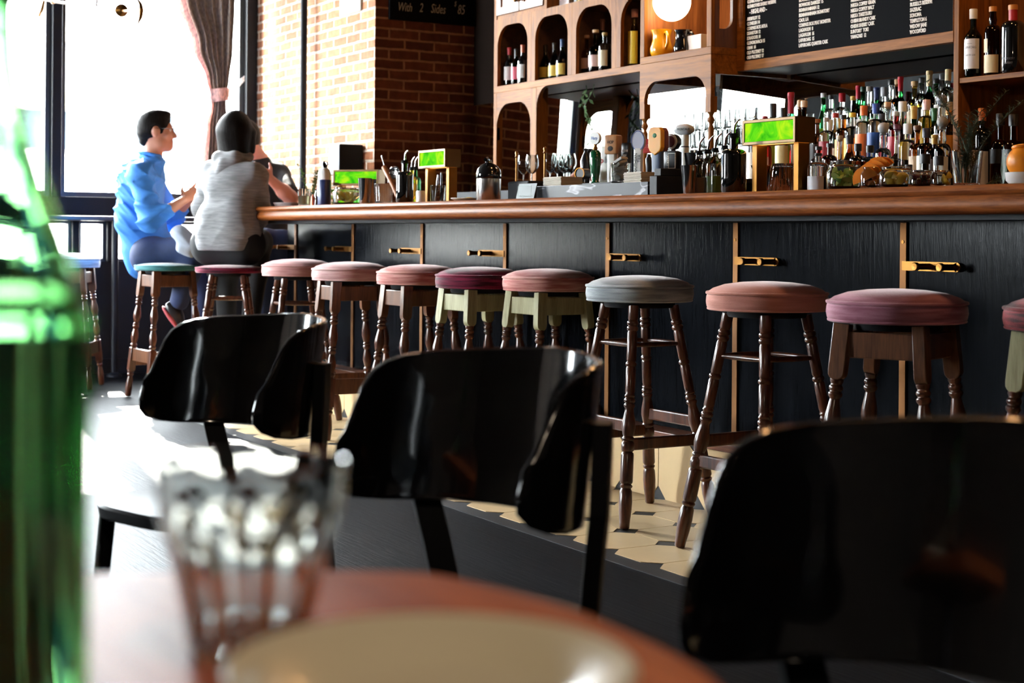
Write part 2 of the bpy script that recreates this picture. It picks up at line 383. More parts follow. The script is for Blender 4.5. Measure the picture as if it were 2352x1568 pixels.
# ================================================================== BAR COUNTER
bar = thing('bar_counter', 'long bar counter with polished wood top and black panelled front with brass strips', 'bar', (-5.2, 3.5, 0))
bx0, bx1 = -8.62+5.2, -1.55+5.2
prof = [(.1, 1.111), (-.35, 1.111), (-.385, 1.109), (-.398, 1.103), (-.402, 1.094), (-.398, 1.086), (-.388, 1.082), (-.392, 1.076), (-.4, 1.066), (-.402, 1.054),
        (-.397, 1.043), (-.385, 1.036), (-.36, 1.033), (.1, 1.033)]
MB().prism(prof, 'X', bx0, bx1).build('countertop', bar_wood, bar, smooth=50)
MB().box(bx0, -.3, 1.018, bx1, .08, 1.034).build('underside', black_paint, bar, smooth=0)
panel_x = [-9.3+.8235*i for i in range(0, 11)]
strip_x = [x+5.2 for x in (-8.48, -7.675, -6.855, -6.035, -5.21, -4.393, -3.567, -2.745, -1.92)]
ed = [bx0]+strip_x+[bx1]
for i in range(len(ed)-1):
    MB().box(ed[i]+.004, -.05, .25, ed[i+1]-.004, -.02, 1.02).build('front_panel', black_wood, bar, smooth=0, bevel=.002)
MB().box(bx0, -.02, 0, bx1, .08, 1.02).build('core', black_paint, bar, smooth=0)
MB().box(bx0, -.155, .222, bx1, -.03, .25).build('foot_ledge', wood('ledge_wood', '#4a2414', '#7a4326', 'X', 1.5, .35), bar, smooth=0, bevel=.003)
kb = MB().box(bx0, -.148, 0, bx1, -.03, .222)
for i in range(-19, 11):
    cx = X_PH+PT*(i+.5)+5.2; o = octagon(cx, .118, PT/2-.002, .047)
    o = [(x, min(z, .221)) for x, z in o if True]
    kb.prism(o, 'Y', -.1505, -.14, 1)
kb.build('tiled_kerb', [grout, cream_tile], bar, smooth=0)
for i, x in enumerate(strip_x):
    d = -1 if i < 4 else 1
    st = MB().box(x-.014, -.058, .25, x+.014, -.049, 1.016).build('brass_strip', aged_strip, bar, smooth=0, bevel=.0015)
    hk = MB().box(min(x, x+d*.225), -.062, .868, max(x, x+d*.225), -.054, .896)
    hk.cyl((x+d*.225, -.062, .882), (x+d*.225, -.054, .882), .014, 16)
    hk.cyl((x, -.06, .955), (x, -.0575, .955), .0055, 10)
    hk.build('hook_arm', brass, st, smooth=40)
    for q in (.115, .215):
        MB().lathe([(.0095, 0), (.0095, .05), (.0125, .052), (.013, .062), (.011, .064), (0, .0635)], 18, 0, Matrix.Translation((x+d*q, -.06, .882)) @ Matrix.Rotation(PI/2, 4, 'X')).build('hook_peg', brass, st, smooth=40)
# ================================================================== BACK BAR
YF, YM = 4.35, 4.64
def rrect_arch(x0, x1, z0, z1, r, n=8):
    """open outline, up the left side, over the rounded top, down the right side"""
    p = [(x0, z0)]
    for i in range(n+1): a = PI-PI/2*i/n; p.append((x0+r+r*math.cos(a), z1-r+r*math.sin(a)))
    for i in range(n+1): a = PI/2-PI/2*i/n; p.append((x1-r+r*math.cos(a), z1-r+r*math.sin(a)))
    p.append((x1, z0)); return p
def spandrel(inn, x0, x1, z0, z1): return [(x0, z0), (x0, z1), (x1, z1), (x1, z0)]+list(reversed(inn))
unit = thing('back_bar_shelving', 'oak back-bar shelving with a row of round-topped bottle niches, beside the brick pillar', 'shelving', (-6.93, YF, 0))
ox = 6.93
X0 = -7.765+ox; NP = .415; Xr = -6.1+ox
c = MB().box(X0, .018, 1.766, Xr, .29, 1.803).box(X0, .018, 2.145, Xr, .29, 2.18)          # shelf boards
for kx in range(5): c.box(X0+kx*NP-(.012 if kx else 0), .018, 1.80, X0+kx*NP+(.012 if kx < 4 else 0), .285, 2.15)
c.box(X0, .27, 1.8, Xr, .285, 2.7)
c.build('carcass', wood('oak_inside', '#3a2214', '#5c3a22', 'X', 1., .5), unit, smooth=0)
MB().box(X0, 0, 1.766, Xr, .02, 1.803).build('shelf_edge', oak, unit, smooth=0, bevel=.002)
for kx in range(4):
    x0 = X0+kx*NP; inn = rrect_arch(x0+.04, x0+NP-.04, 1.803, 2.138, .115); out = spandrel(inn, x0+.0006, x0+NP-.0006, 1.803, 2.18)
    MB().prism(out, 'Y', 0, .02).build('niche_front', oak_z, unit, smooth=30)
# upper row: a two-door cupboard, then open shelf
cup = MB().box(X0, .004, 2.18, X0+.565, .02, 2.2)
cup.box(X0, .0, 2.18, X0+.03, .28, 2.75).box(X0+.545, .0, 2.18, X0+.575, .28, 2.75).box(X0, 0, 2.73, Xr, .28, 2.76)
cup.build('upper_frame', oak_z, unit, smooth=0, bevel=.002)
for s in (0, 1):
    x0 = X0+.032+s*.257; d = MB().box(x0, .002, 2.2, x0+.254, .02, 2.72)
    d.strip([(x0+.05, 2.245), (x0+.204, 2.245), (x0+.204, 2.68), (x0+.05, 2.68), (x0+.05, 2.245)], [(x0+.002, 2.202), (x0+.252, 2.202), (x0+.252, 2.718), (x0+.002, 2.718), (x0+.002, 2.202)], 'Y', -.006, .003)
    d = d.build('cupboard_door', wood('oak_door', '#5a3317', '#8a5a30', 'Z', 1.1, .4), unit, smooth=0, bevel=.0015)
    MB().ball((x0+(.232 if s == 0 else .022), -.016, 2.262), .011, 12).cyl((x0+(.232 if s == 0 else .022), -.014, 2.262), (x0+(.232 if s == 0 else .022), 0, 2.262), .004, 8).build('knob', brass, d)
# lower: end stile, post, arch between them, rounded corner of the wide opening
lo = MB().box(X0, 0, .93, X0+.036, .04, 1.766).box(X0+.41, 0, .93, X0+.475, .075, 1.766)
lo.build('upright', oak_z, unit, smooth=0, bevel=.003)
inn = rrect_arch(X0+.036, X0+.41, 1.5, 1.70, .13); MB().prism(spandrel(inn, X0+.034, X0+.412, 1.5, 1.766), 'Y', .001, .022).build('lower_arch', oak, unit, smooth=30)
r = .11; xa = X0+.475
sp = [(xa, 1.766), (xa, 1.766-r)]+[(xa+r-r*math.cos(PI/2*i/8), 1.766-r+r*math.sin(PI/2*i/8)) for i in range(1, 9)]
MB().prism(sp, 'Y', .001, .022).build('corner_bracket', oak, unit, smooth=30)
# projecting middle bay on turned legs
bay = thing('bay_cabinet', 'oak cabinet bay that projects on turned legs and holds the globe lamp', 'cabinet', (-5.8235, 4.205, 0))
hw = .2745; D = .43
f = MB().box(-hw, 0, 1.771, hw, D, 1.804)
f.build('shelf', oak, bay, smooth=0, bevel=.002)
MB().box(-hw, 0, 1.804, -hw+.034, .02, 2.6).build('front_stile', oak_z, bay, smooth=0, bevel=.002); MB().box(hw-.034, 0, 1.804, hw, .02, 2.6).build('front_stile', oak_z, bay, smooth=0, bevel=.002)
MB().box(-hw, .02, 1.804, -hw+.018, D, 2.6).build('side_panel', oak_dark, bay, smooth=0)
# right side panel with a round-cornered opening
y0, y1 = .045, .118; z0 = 1.885
op = [(y0, 2.6), (y0, z0)]+[(y1-.05+.05*math.sin(PI/2*i/6), z0+.05-.05*math.cos(PI/2*i/6)) for i in range(7)]+[(y1, 2.6)]
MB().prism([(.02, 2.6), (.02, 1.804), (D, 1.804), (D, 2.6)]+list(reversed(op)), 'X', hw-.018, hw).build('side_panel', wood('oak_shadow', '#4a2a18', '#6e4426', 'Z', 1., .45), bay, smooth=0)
MB().box(-hw+.02, D-.02, 1.804, hw-.02, D, 2.6).build('back_panel', oak_dark, bay, smooth=0)
inn = rrect_arch(-hw+.036, hw-.036, 1.585, 1.683, .095); MB().prism(spandrel(inn, -hw, hw, 1.585, 1.77), 'Y', 0, .022).build('apron', oak, bay, smooth=30)
MB().box(hw-.02, .0225, 1.685, hw, D, 1.77).build('side_apron', oak, bay, smooth=0); MB().box(-hw, .0225, 1.685, -hw+.02, D, 1.77).build('side_apron', oak, bay, smooth=0)
for s in (-1, 1):
    x = s*(hw-.02)
    lg = MB().box(x-.0185, .0, 1.515, x+.0185, .037, 1.585)
    lg.lathe([(.0175, 1.515), (.012, 1.507), (.009, 1.498), (.015, 1.487), (.0165, 1.478), (.011, 1.468), (.008, 1.46), (.013, 1.448), (.0125, 1.42), (.0135, 1.3), (.012, 1.15), (.012, .93)], 16, 0, Matrix.Translation((x, .0185, 0)))
    lg.build('turned_leg', oak_z, bay, smooth=45)
# letter board in its frame
xl, xr2 = -5.549, -4.252
fr = thing('menu_board', 'large black letter board of whisky names in an oak frame above the bottles', 'menu board', ((xl+xr2)/2, YF, 0)); ox = -(xl+xr2)/2
fl = atY(1706, 100, YF).x+ox
o_ = [(xl+ox, 1.70), (xr2+ox, 1.70), (xr2+ox, 2.62), (xl+ox, 2.62), (xl+ox, 1.70)]; i_ = [(fl, 1.742), (xr2+ox-.003, 1.742), (xr2+ox-.003, 2.58), (fl, 2.58), (fl, 1.742)]
MB().strip(i_, o_, 'Y', -.002, .03).build('frame', oak, fr, smooth=0, bevel=.002)
MB().box(xl+ox+.02, .03, 1.70, xr2+ox, .285, 1.715).box(xl+ox+.02, .03, 1.715, xr2+ox, .05, 2.6).build('case', black_paint, fr, smooth=0)
MB().box(fl-.01, .012, 1.735, xr2+ox, .03, 2.6).build('letter_board', black_card, fr, smooth=0)
rows = {1711: ['OLD PULTENEY 17', 'OLD PULTENEY 12', 'OBAN  14', 'GLENDRONACH 15', 'EDRADOUR 10', 'DEANSTON 12', 'COMPASS BOX ASYLA', 'CLYNELISH 14', 'ABERFELDY 12', '   - HIGHLAND -', 'GLENROTHES SHERRY RESERVE', 'GLENROTHES 12'],
        1830: ['LAPHROAIG QUARTER CASK', 'LAPHROAIG  15', 'LAGAVULIN  16', 'LAGAVULIN  8', 'COMPASS BOX PEAT MONSTER', 'CAOL ILA', 'BUNNAHABHAIN SIGNATORY', 'BUNNAHABHAIN 12', 'BOWMORE DARKEST 15', 'BOWMORE 12'],
        1949: ['YAMAZAKI  12', 'SUNTORY  TOKI', 'OHISHI SHERRY CASK', 'OHISHI BRANDY CASK', 'NIKKA TAKETSURU', 'NIKKA COFFEY MALT', 'NIKKA COFFEY GRAIN', 'NIKKA MIYAGIKYO'],
        2085: ['WOODFORD', 'WIDOW JANE', 'TEMPLETON 6', 'SONOMA', 'SAZERAC', "RUSSELL'S RESERVE", 'RITTENHOUSE']}
base = {1711: 136, 1830: 108.5, 1949: 89, 2085: 78}
tx = MB()
for px, ls in rows.items():
    p = atY(px, base[px], YF); z = p.z; x = p.x+ox
    for i, l in enumerate(ls):
        big = 1.35 if 'HIGHLAND' in l else 1.
        vs, fs = text_mesh(l, .0212*big, .66, .0009, off=.0006)
        tx.add(vs, fs, 0, Matrix.Translation((x, .011, z)) @ Matrix.Rotation(PI/2, 4, 'X'))
        z += .0213 if 'HIGHLAND' not in l and not (i+1 < len(ls) and 'HIGHLAND' in ls[i+1]) else .0275
tx.build('lettering', letter_white, fr, smooth=0, fix=False)
# right-hand shelf unit
ru = thing('whisky_shelf', 'open oak shelf unit at the end of the bar holding whisky bottles', 'shelving', (-4.228, YF, 0))
MB().box(-.024, 0, .93, .002, .29, 2.7).build('side_board', oak_z, ru, smooth=0, bevel=.002)
MB().box(.002, .004, 1.543, 1.3, .27, 1.563).build('shelf', oak, ru, smooth=0, bevel=.002)
MB().box(.002, .27, .93, 1.3, .289, 2.7).build('back_panel', oak_dark, ru, smooth=0)
MB().box(1.3, 0, .93, 1.34, .29, 2.7).build('side_board', oak_z, ru, smooth=0, bevel=.002)
# mirror and back counter with stepped tiers
tag(MB().box(-2.17, -.006, -.41, 2.165, .006, .41, 0, Matrix.Rotation(R(-2.2), 4, 'X')).build('bar_mirror', mirror_m, smooth=0, loc=(-6.43, 4.648, 1.355)), 'long mirror behind the bottles under the oak shelving', 'mirror')
tag(MB().box(-8.58, 3.98, .0, -1.6, 4.63, .93).build('back_counter', black_paint, smooth=0, bevel=.004), 'black counter behind the bar under the bottles', 'counter')
ti = thing('bottle_steps', 'black stepped riser carrying the crowd of spirit bottles', 'riser', (-5.0, 4.3, .93))
TIER = [(4.08, 1.03), (4.22, 1.13), (4.37, 1.225), (4.51, 1.32)]
for i, (y, z) in enumerate(TIER):
    MB().box((.2, .05, -.06, -.2)[i], y-4.3-.065, 0, (1.06, .9, .742, .742)[i], y-4.3+.075, z-.93).build('step', black_paint, ti, smooth=0, bevel=.003)
# ================================================================== STOOLS
stool_wood = wood('stool_dark_oak', '#2a130b', '#6a3a22', 'Z', 1.6, .3, .25, coat=.5, stretch=10)
stool_brown = wood('stool_walnut', '#3c2114', '#7a4e32', 'Z', 1.6, .35, .15, coat=.3)
stool_pale = wood('stool_bleached', '#85805c', '#b5b088', 'Z', 1.6, .5, .15)
SEATR = .1875
def stool_seat(t, m, sq=1.):
    z = .742
    pr = [(0, z), (.165, z), (.178, z+.002), (.184, z+.012), (.1865, z+.026), (.185, z+.042), (.182, z+.05), (.18, z+.056), (.165, z+.067), (.13, z+.079), (.08, z+.086), (.03, z+.089), (0, z+.0895)]
    pr = [(r_, z+(zz-z)*sq) for r_, zz in pr]
    s = MB().lathe(pr, 48).build('seat', m, t, smooth=60)
    for zz, rr, w in ((z+.053*sq, .1828, .0052), (z+.005, .1795, .0042)):
        MB().tube([(rr*math.cos(2*PI*k/48), rr*math.sin(2*PI*k/48), zz) for k in range(48)], w, 8, closed=True).build('piping', m, s, smooth=80)
    MB().lathe([(0, .722), (.118, .722), (.122, .728), (.122, .743), (0, .743)], 32).build('seat_board', black_paint, t, smooth=40)
LEG_A = [(.013, 0), (.0165, .006), (.0175, .03), (.021, .075), (.0225, .12), (.021, .165), (.0165, .178), (.0205, .184), (.0215, .19), (.0165, .197), (.0205, .203), (.0218, .21), (.0218, .325),
         (.0205, .335), (.0165, .34), (.021, .347), (.0225, .365), (.0215, .38), (.0165, .388), (.0205, .394), (.0208, .402), (.0165, .409), (.019, .418), (.0235, .45), (.0225, .475), (.0165, .515), (.0145, .535),
         (.0185, .543), (.019, .552), (.0145, .558), (.0185, .565), (.019, .575), (.0145, .582), (.0178, .59), (.0145, .6), (.0165, .61), (.0168, .715), (.0145, .722), (.019, .73), (.019, .738), (.0145, .746),
         (.0168, .755), (.017, .875), (.0145, .884), (.0192, .892), (.0195, .902), (.0145, .909), (.0192, .916), (.0195, .926), (.0145, .934), (.0172, .942), (.0178, 1.)]
LEG_B_TURN = [(.012, 0), (.0165, .005), (.018, .03), (.0205, .07), (.018, .12), (.013, .16), (.0185, .17), (.0185, .18), (.014, .187), (.019, .195), (.019, .205), (.0185, .21)]
LEG_B_MID = [(.019, .385), (.014, .395), (.0195, .405), (.0195, .415), (.014, .423), (.0165, .435), (.0215, .47), (.0195, .5), (.0125, .54), (.0185, .552), (.0185, .562), (.014, .57), (.0185, .578), (.0135, .588),
             (.0165, .6), (.0225, .635), (.0215, .665), (.0145, .715), (.0125, .728), (.0185, .738), (.019, .748), (.014, .755), (.0185, .762), (.0185, .772), (.014, .78), (.0175, .79), (.018, .8)]
def stool_A(name, label, loc, rz, vm, group, sq=1.):
    t = thing(name, label, 'bar stool', loc, rz, group); stool_seat(t, vm, sq)
    tops = []; feet = []
    for k in range(4):
        a = PI/2*k; T = Vector((.118*math.cos(a), .118*math.sin(a), .73)); B = Vector((.262*math.cos(a), .262*math.sin(a), .0045)); tops.append(T); feet.append(B)
        MB().turned(B, T, LEG_A, 18).build('leg', stool_wood, t, smooth=50)
    at = lambda k, z: feet[k].lerp(tops[k], (z-.0045)/(.7255))
    for k in range(4):
        k2 = (k+1) % 4
        MB().turned(at(k, .60+.0*(k % 2)), at(k2, .60), [(.006, 0), (.0085, .3), (.009, .5), (.0085, .7), (.006, 1)], 10).build('rung', stool_wood, t, smooth=50)
        z = .335 if k % 2 else .275
        p = at(k, z); q = at(k2, z); d = (q-p); L = d.length; M = Matrix.Translation((p+q)/2) @ Matrix.Rotation(math.atan2(d.y, d.x), 4, 'Z')
        MB().box(-L/2, -.009, -.02, L/2, .009, .02, 0, M).build('foot_rail', stool_wood, t, smooth=0, bevel=.005)
    return t
def stool_B(name, label, loc, rz, vm, group, plank, sq=1.):
    t = thing(name, label, 'bar stool', loc, rz, group); stool_seat(t, vm, sq)
    tops = []; feet = []
    for k in range(4):
        a = PI/2*k; T = Vector((.15*math.cos(a), .15*math.sin(a), .738)); B = Vector((.235*math.cos(a), .235*math.sin(a), .0045)); tops.append(T); feet.append(B)
        d = T-B; q = d.to_track_quat('Z', 'Y').to_matrix().to_4x4(); Ln = d.length
        # the board half of the leg faces outwards between the two neighbouring legs
        M = Matrix.Translation(B) @ q @ Matrix.Rotation(0, 4, 'Z'); ang = a+PI/4
        x_ax = Vector((math.cos(a+PI/4), math.sin(a+PI/4), 0)); zl = d.normalized(); x_ax = (x_ax-zl*x_ax.dot(zl)).normalized(); y_ax = zl.cross(x_ax)
        M = Matrix((( x_ax.x, y_ax.x, zl.x, B.x), (x_ax.y, y_ax.y, zl.y, B.y), (x_ax.z, y_ax.z, zl.z, B.z), (0, 0, 0, 1)))
        lg = MB().lathe([(r, f*Ln) for r, f in LEG_B_TURN], 18, 0, M).lathe([(r, f*Ln) for r, f in LEG_B_MID], 18, 0, M)
        lg.box(-.019, -.019, .208*Ln, .019, .019, .388*Ln, 0, M)
        w = .0225; z0 = .795*Ln
        pl = [(-w, Ln), (-w, z0+.025)]+[(-w*math.cos(PI*i/8), z0+.022-.022*math.sin(PI*i/8)) for i in range(1, 8)]+[(w, z0+.025), (w, Ln)]
        lg.prism(pl, 'X', -.0165, .0165, 1, M)
        lg.build('leg', [stool_wood, plank], t, smooth=45, bevel=.002)
    at = lambda k, f: feet[k].lerp(tops[k], f)
    for k in range(4):
        k2 = (k+1) % 4
        for nm, f, h, th, mm in (('apron', .925, .034, .009, plank), ('foot_rail', .335, .036, .009, stool_brown)):
            p = at(k, f); q = at(k2, f); d = q-p; Lr = d.length-.03; M = Matrix.Translation((p+q)/2) @ Matrix.Rotation(math.atan2(d.y, d.x), 4, 'Z')
            if nm == 'foot_rail' and k % 2: M = Matrix.Translation((0, 0, -.03)) @ M
            MB().box(-Lr/2, -th, -h, Lr/2, th, h, 0, M).build(nm, mm, t, smooth=0, bevel=.003)
    return t
V = dict(rose=velvet('velvet_rose', '#d9a8a4', '#bb8482'), dusty=velvet('velvet_dusty_pink', '#d9b4b0', '#c08c8a'), coral=velvet('velvet_coral', '#e0a69c', '#b0605c'),
         salmon=velvet('velvet_salmon', '#c98a7c', '#b97a6a'), wine=velvet('velvet_wine', '#8a2444', '#2e0a18'), grey=velvet('velvet_grey', '#b0b6b8', '#868d90'),
         mauve=velvet('velvet_mauve', '#b47a8c', '#8a5262'), teal=velvet('velvet_teal', '#5c9a9c', '#2f6a70'), plaid=velvet('velvet_dark_red', '#8a2a30', '#300c10'), pale=velvet('velvet_pale', '#c9c9c2', '#a2a29c'))
def at_seat(px, w, Y=None):
    """stool axis from the seat's middle and width in the photo"""
    Zc = 2*SEATR*F/w; d = ray(px, 650); return Vector((d.x*Zc, d.y*Zc, 0))
WA = R(60.03)
G = 'round velvet bar stools along the counter'
p8 = at_seat(1469, 250); f8 = atZ(1424, 1228, 0); a8 = math.atan2(f8.y-p8.y, f8.x-p8.x)
p9 = at_seat(1762, 281); f9 = atZ(1533, 1258, 0); a9 = math.atan2(f9.y-p9.y, f9.x-p9.x)
STOOLS = [('B', at_seat(383, 148), R(50), V['teal'], 'bar stool with teal velvet seat under the person in the blue shirt', stool_brown),
          ('A', Vector((-8.33, 2.99, 0)), R(20), V['wine'], 'bar stool with dark red seat under the person in the grey hoodie', None),
          ('A', at_seat(683, 165), R(35), V['rose'], 'rose velvet stool on turned legs, beside the person in the hoodie', None),
          ('B', at_seat(805, 180), R(250)+WA, V['dusty'], 'dusty pink velvet stool with brown board legs, second along from the hoodie', stool_brown),
          ('B', at_seat(960, 193), R(255)+WA, V['coral'], 'streaky pale pink velvet stool with brown board legs, beside the wine-red stool', stool_brown),
          ('B', at_seat(1101, 205), R(258)+WA, V['wine'], 'wine-red velvet stool with pale bleached board legs', stool_pale),
          ('B', at_seat(1259, 213), R(258)+WA, V['coral'], 'coral pink velvet stool with pale greenish board legs, next to the grey stool', stool_pale),
          ('A', p8, a8, V['grey'], 'grey velvet stool on dark turned legs in front of the bar', None),
          ('A', p9, a9, V['salmon'], 'salmon pink velvet stool on dark turned legs, beside the grey stool', None),
          ('B', at_seat(2060, 321), R(280)+WA, V['mauve'], 'mauve velvet stool with brown board legs, under the last brass hook', stool_brown),
          ('B', at_seat(2484, 348), R(275)+WA, V['plaid'], 'dark red stool with pale board legs, cut by the edge of the picture', stool_pale)]
SPOS = []
for kd, p, rz, vm, lab, pl in STOOLS:
    SPOS.append(p)
    loc = (p.x, p.y, .0)
    sq = .5 if 'under the person' in lab else 1.
    if kd == 'A': stool_A('bar_stool', lab, loc, rz, vm, G, sq)
    else: stool_B('bar_stool', lab, loc, rz, vm, G, pl, sq)
pw = Vector((-9.72, 2.46, 0)); stool_B('bar_stool', 'bar stool with off-white seat by the low window, behind the green bottle', (pw.x, pw.y, 0), .3, V['pale'], G, stool_brown)
# ================================================================== BOTTLES
g_clear = glass('clear_glass', '#f4f8f6'); g_green = glass('green_glass', '#2f9a4c'); g_dgreen = glass('dark_green_glass', '#0d3a1c'); g_amber = glass('amber_glass', '#a8561a')
g_brown = glass('brown_glass', '#3a1608'); g_blue = glass('blue_glass', '#a8cfe6'); g_black = mat('black_glass', '#08090a', .06, coat=1.); g_red = glass('red_liqueur', '#a01a1a'); g_yel = glass('yellow_liqueur', '#d9b53a')
def plain(c): return mat('paint_'+c.strip('#'), c, .45)
def bottle_profile(kind, h, r):
    if kind == 'wine': s, n, nr = .60, .72, .27*r/.0375*.0375/r*r/.27*.36
    nr = {'wine': .36, 'spirit': .34, 'champagne': .34, 'decanter': .3, 'round': .34, 'slim': .42, 'jug': .3, 'bulb': .4}[kind]*r
    s, n = {'wine': (.58, .74), 'spirit': (.66, .78), 'champagne': (.42, .74), 'decanter': (.5, .62), 'round': (.52, .68), 'slim': (.5, .78), 'jug': (.55, .7), 'bulb': (.62, .74)}[kind]
    p = [(0, 0), (r*.9, 0), (r, .012), (r, s*h*.5)]
    if kind == 'jug': p = [(0, 0), (r*.72, 0), (r*.8, .01), (r, s*h*.75)]
    if kind == 'decanter': p = [(0, 0), (r*.92, 0), (r, .01)]
    p += [(r*(1 if kind != 'slim' else .97), s*h)]
    for i in range(1, 8):
        t = i/8; e = .5-.5*math.cos(PI*t); z = s*h+(n-s)*h*t
        if kind in ('round', 'jug', 'bulb'): rr = nr+(r-nr)*math.sqrt(max(0, 1-t*t))*.98
        elif kind == 'spirit': rr = nr+(r-nr)*math.sqrt(max(0, 1-t**2.6))
        else: rr = r+(nr-r)*e
        p.append((rr, z))
    if kind == 'bulb': p += [(nr, n*h), (nr*1.25, n*h+.07*h), (nr, n*h+.14*h)]
    else: p += [(nr, n*h)]
    p += [(nr*.97, h*.95), (nr*1.12, h*.955), (nr*1.12, h*.985), (nr, h*.99), (0, h*.99)]
    return p, nr, s, n
def arc_label(mb, r, z0, z1, a0, a1, th=.0007, n=14):
    inn = [(r*math.cos(a0+(a1-a0)*i/n), r*math.sin(a0+(a1-a0)*i/n)) for i in range(n+1)]
    out = [(x*(1+th/r), y*(1+th/r)) for x, y in inn]; mb.strip(inn, out, 'Z', z0, z1); return mb
def curved_text(mb, body, size, r, z, mid=-PI/2, xs=.8):
    vs, fs = text_mesh(body, size, xs, .0002, 'CENTER')
    mb.add([((r+.0009+v[2])*math.cos(mid+v[0]/r), (r+.0009+v[2])*math.sin(mid+v[0]/r), z+v[1]) for v in vs], fs)
BOT = {}
def bottle(loc, h, r, kind, gm, cap, lab=None, label=None, group=None, name='bottle', lz=None, capk='cap', seal=None, rz=0., flat=1.):
    t = thing(name, label, 'bottle', loc, rz, group)
    key = (kind, round(h, 3), r, gm.name, flat)
    pr, nr, s, n = bottle_profile(kind, h, r)
    S = Matrix.Diagonal((1, flat, 1, 1))
    MB().lathe(pr, 22, 0, S).build('glass_body', gm, t, smooth=50)
    if lab:
        z0, z1 = lz or (.16, s-.08); lb = MB(); rr = r if kind != 'jug' else r*1.0
        arc_label(lb, rr+.0004, z0*h, z1*h, -PI/2-1.45, -PI/2+1.45)
        if flat != 1: lb.v = [(x, y*flat, z) for x, y, z in lb.v]
        lb.build('label', plain(lab), t, smooth=30)
    if cap:
        cm = plain(cap) if isinstance(cap, str) else cap
        if capk == 'cap': q = [(0, .93*h), (nr*1.22, .93*h), (nr*1.22, 1.0*h), (nr*1.1, 1.005*h), (0, 1.005*h)]
        elif capk == 'foil': q = [(nr*1.06, (n+.06)*h), (nr*1.06, .945*h), (nr*1.2, .95*h), (nr*1.2, .99*h), (nr*1.05, 1.0*h), (0, 1.0*h)]
        elif capk == 'cork': q = [(0, .96*h), (nr*1.0, .96*h), (nr*1.0, .985*h), (nr*1.35, .987*h), (nr*1.4, 1.05*h), (nr*1.2, 1.06*h), (0, 1.06*h)]
        elif capk == 'tall': q = [(0, .86*h), (nr*1.3, .86*h), (nr*1.3, 1.0*h), (nr*1.15, 1.008*h), (0, 1.008*h)]
        elif capk == 'ball': q = [(0, .96*h), (nr*.9, .96*h)]+[(nr*1.7*math.cos(a), .98*h+nr*1.6+nr*1.7*math.sin(a)) for a in [-1.2+.3*i for i in range(9)]]+[(0, .98*h+nr*3.3)]
        MB().lathe(q, 18, 0, S).build('cap' if capk != 'cork' else 'cork', cm, t, smooth=45)
    return t
bk = 'spirit bottles crowded on the back-bar steps'
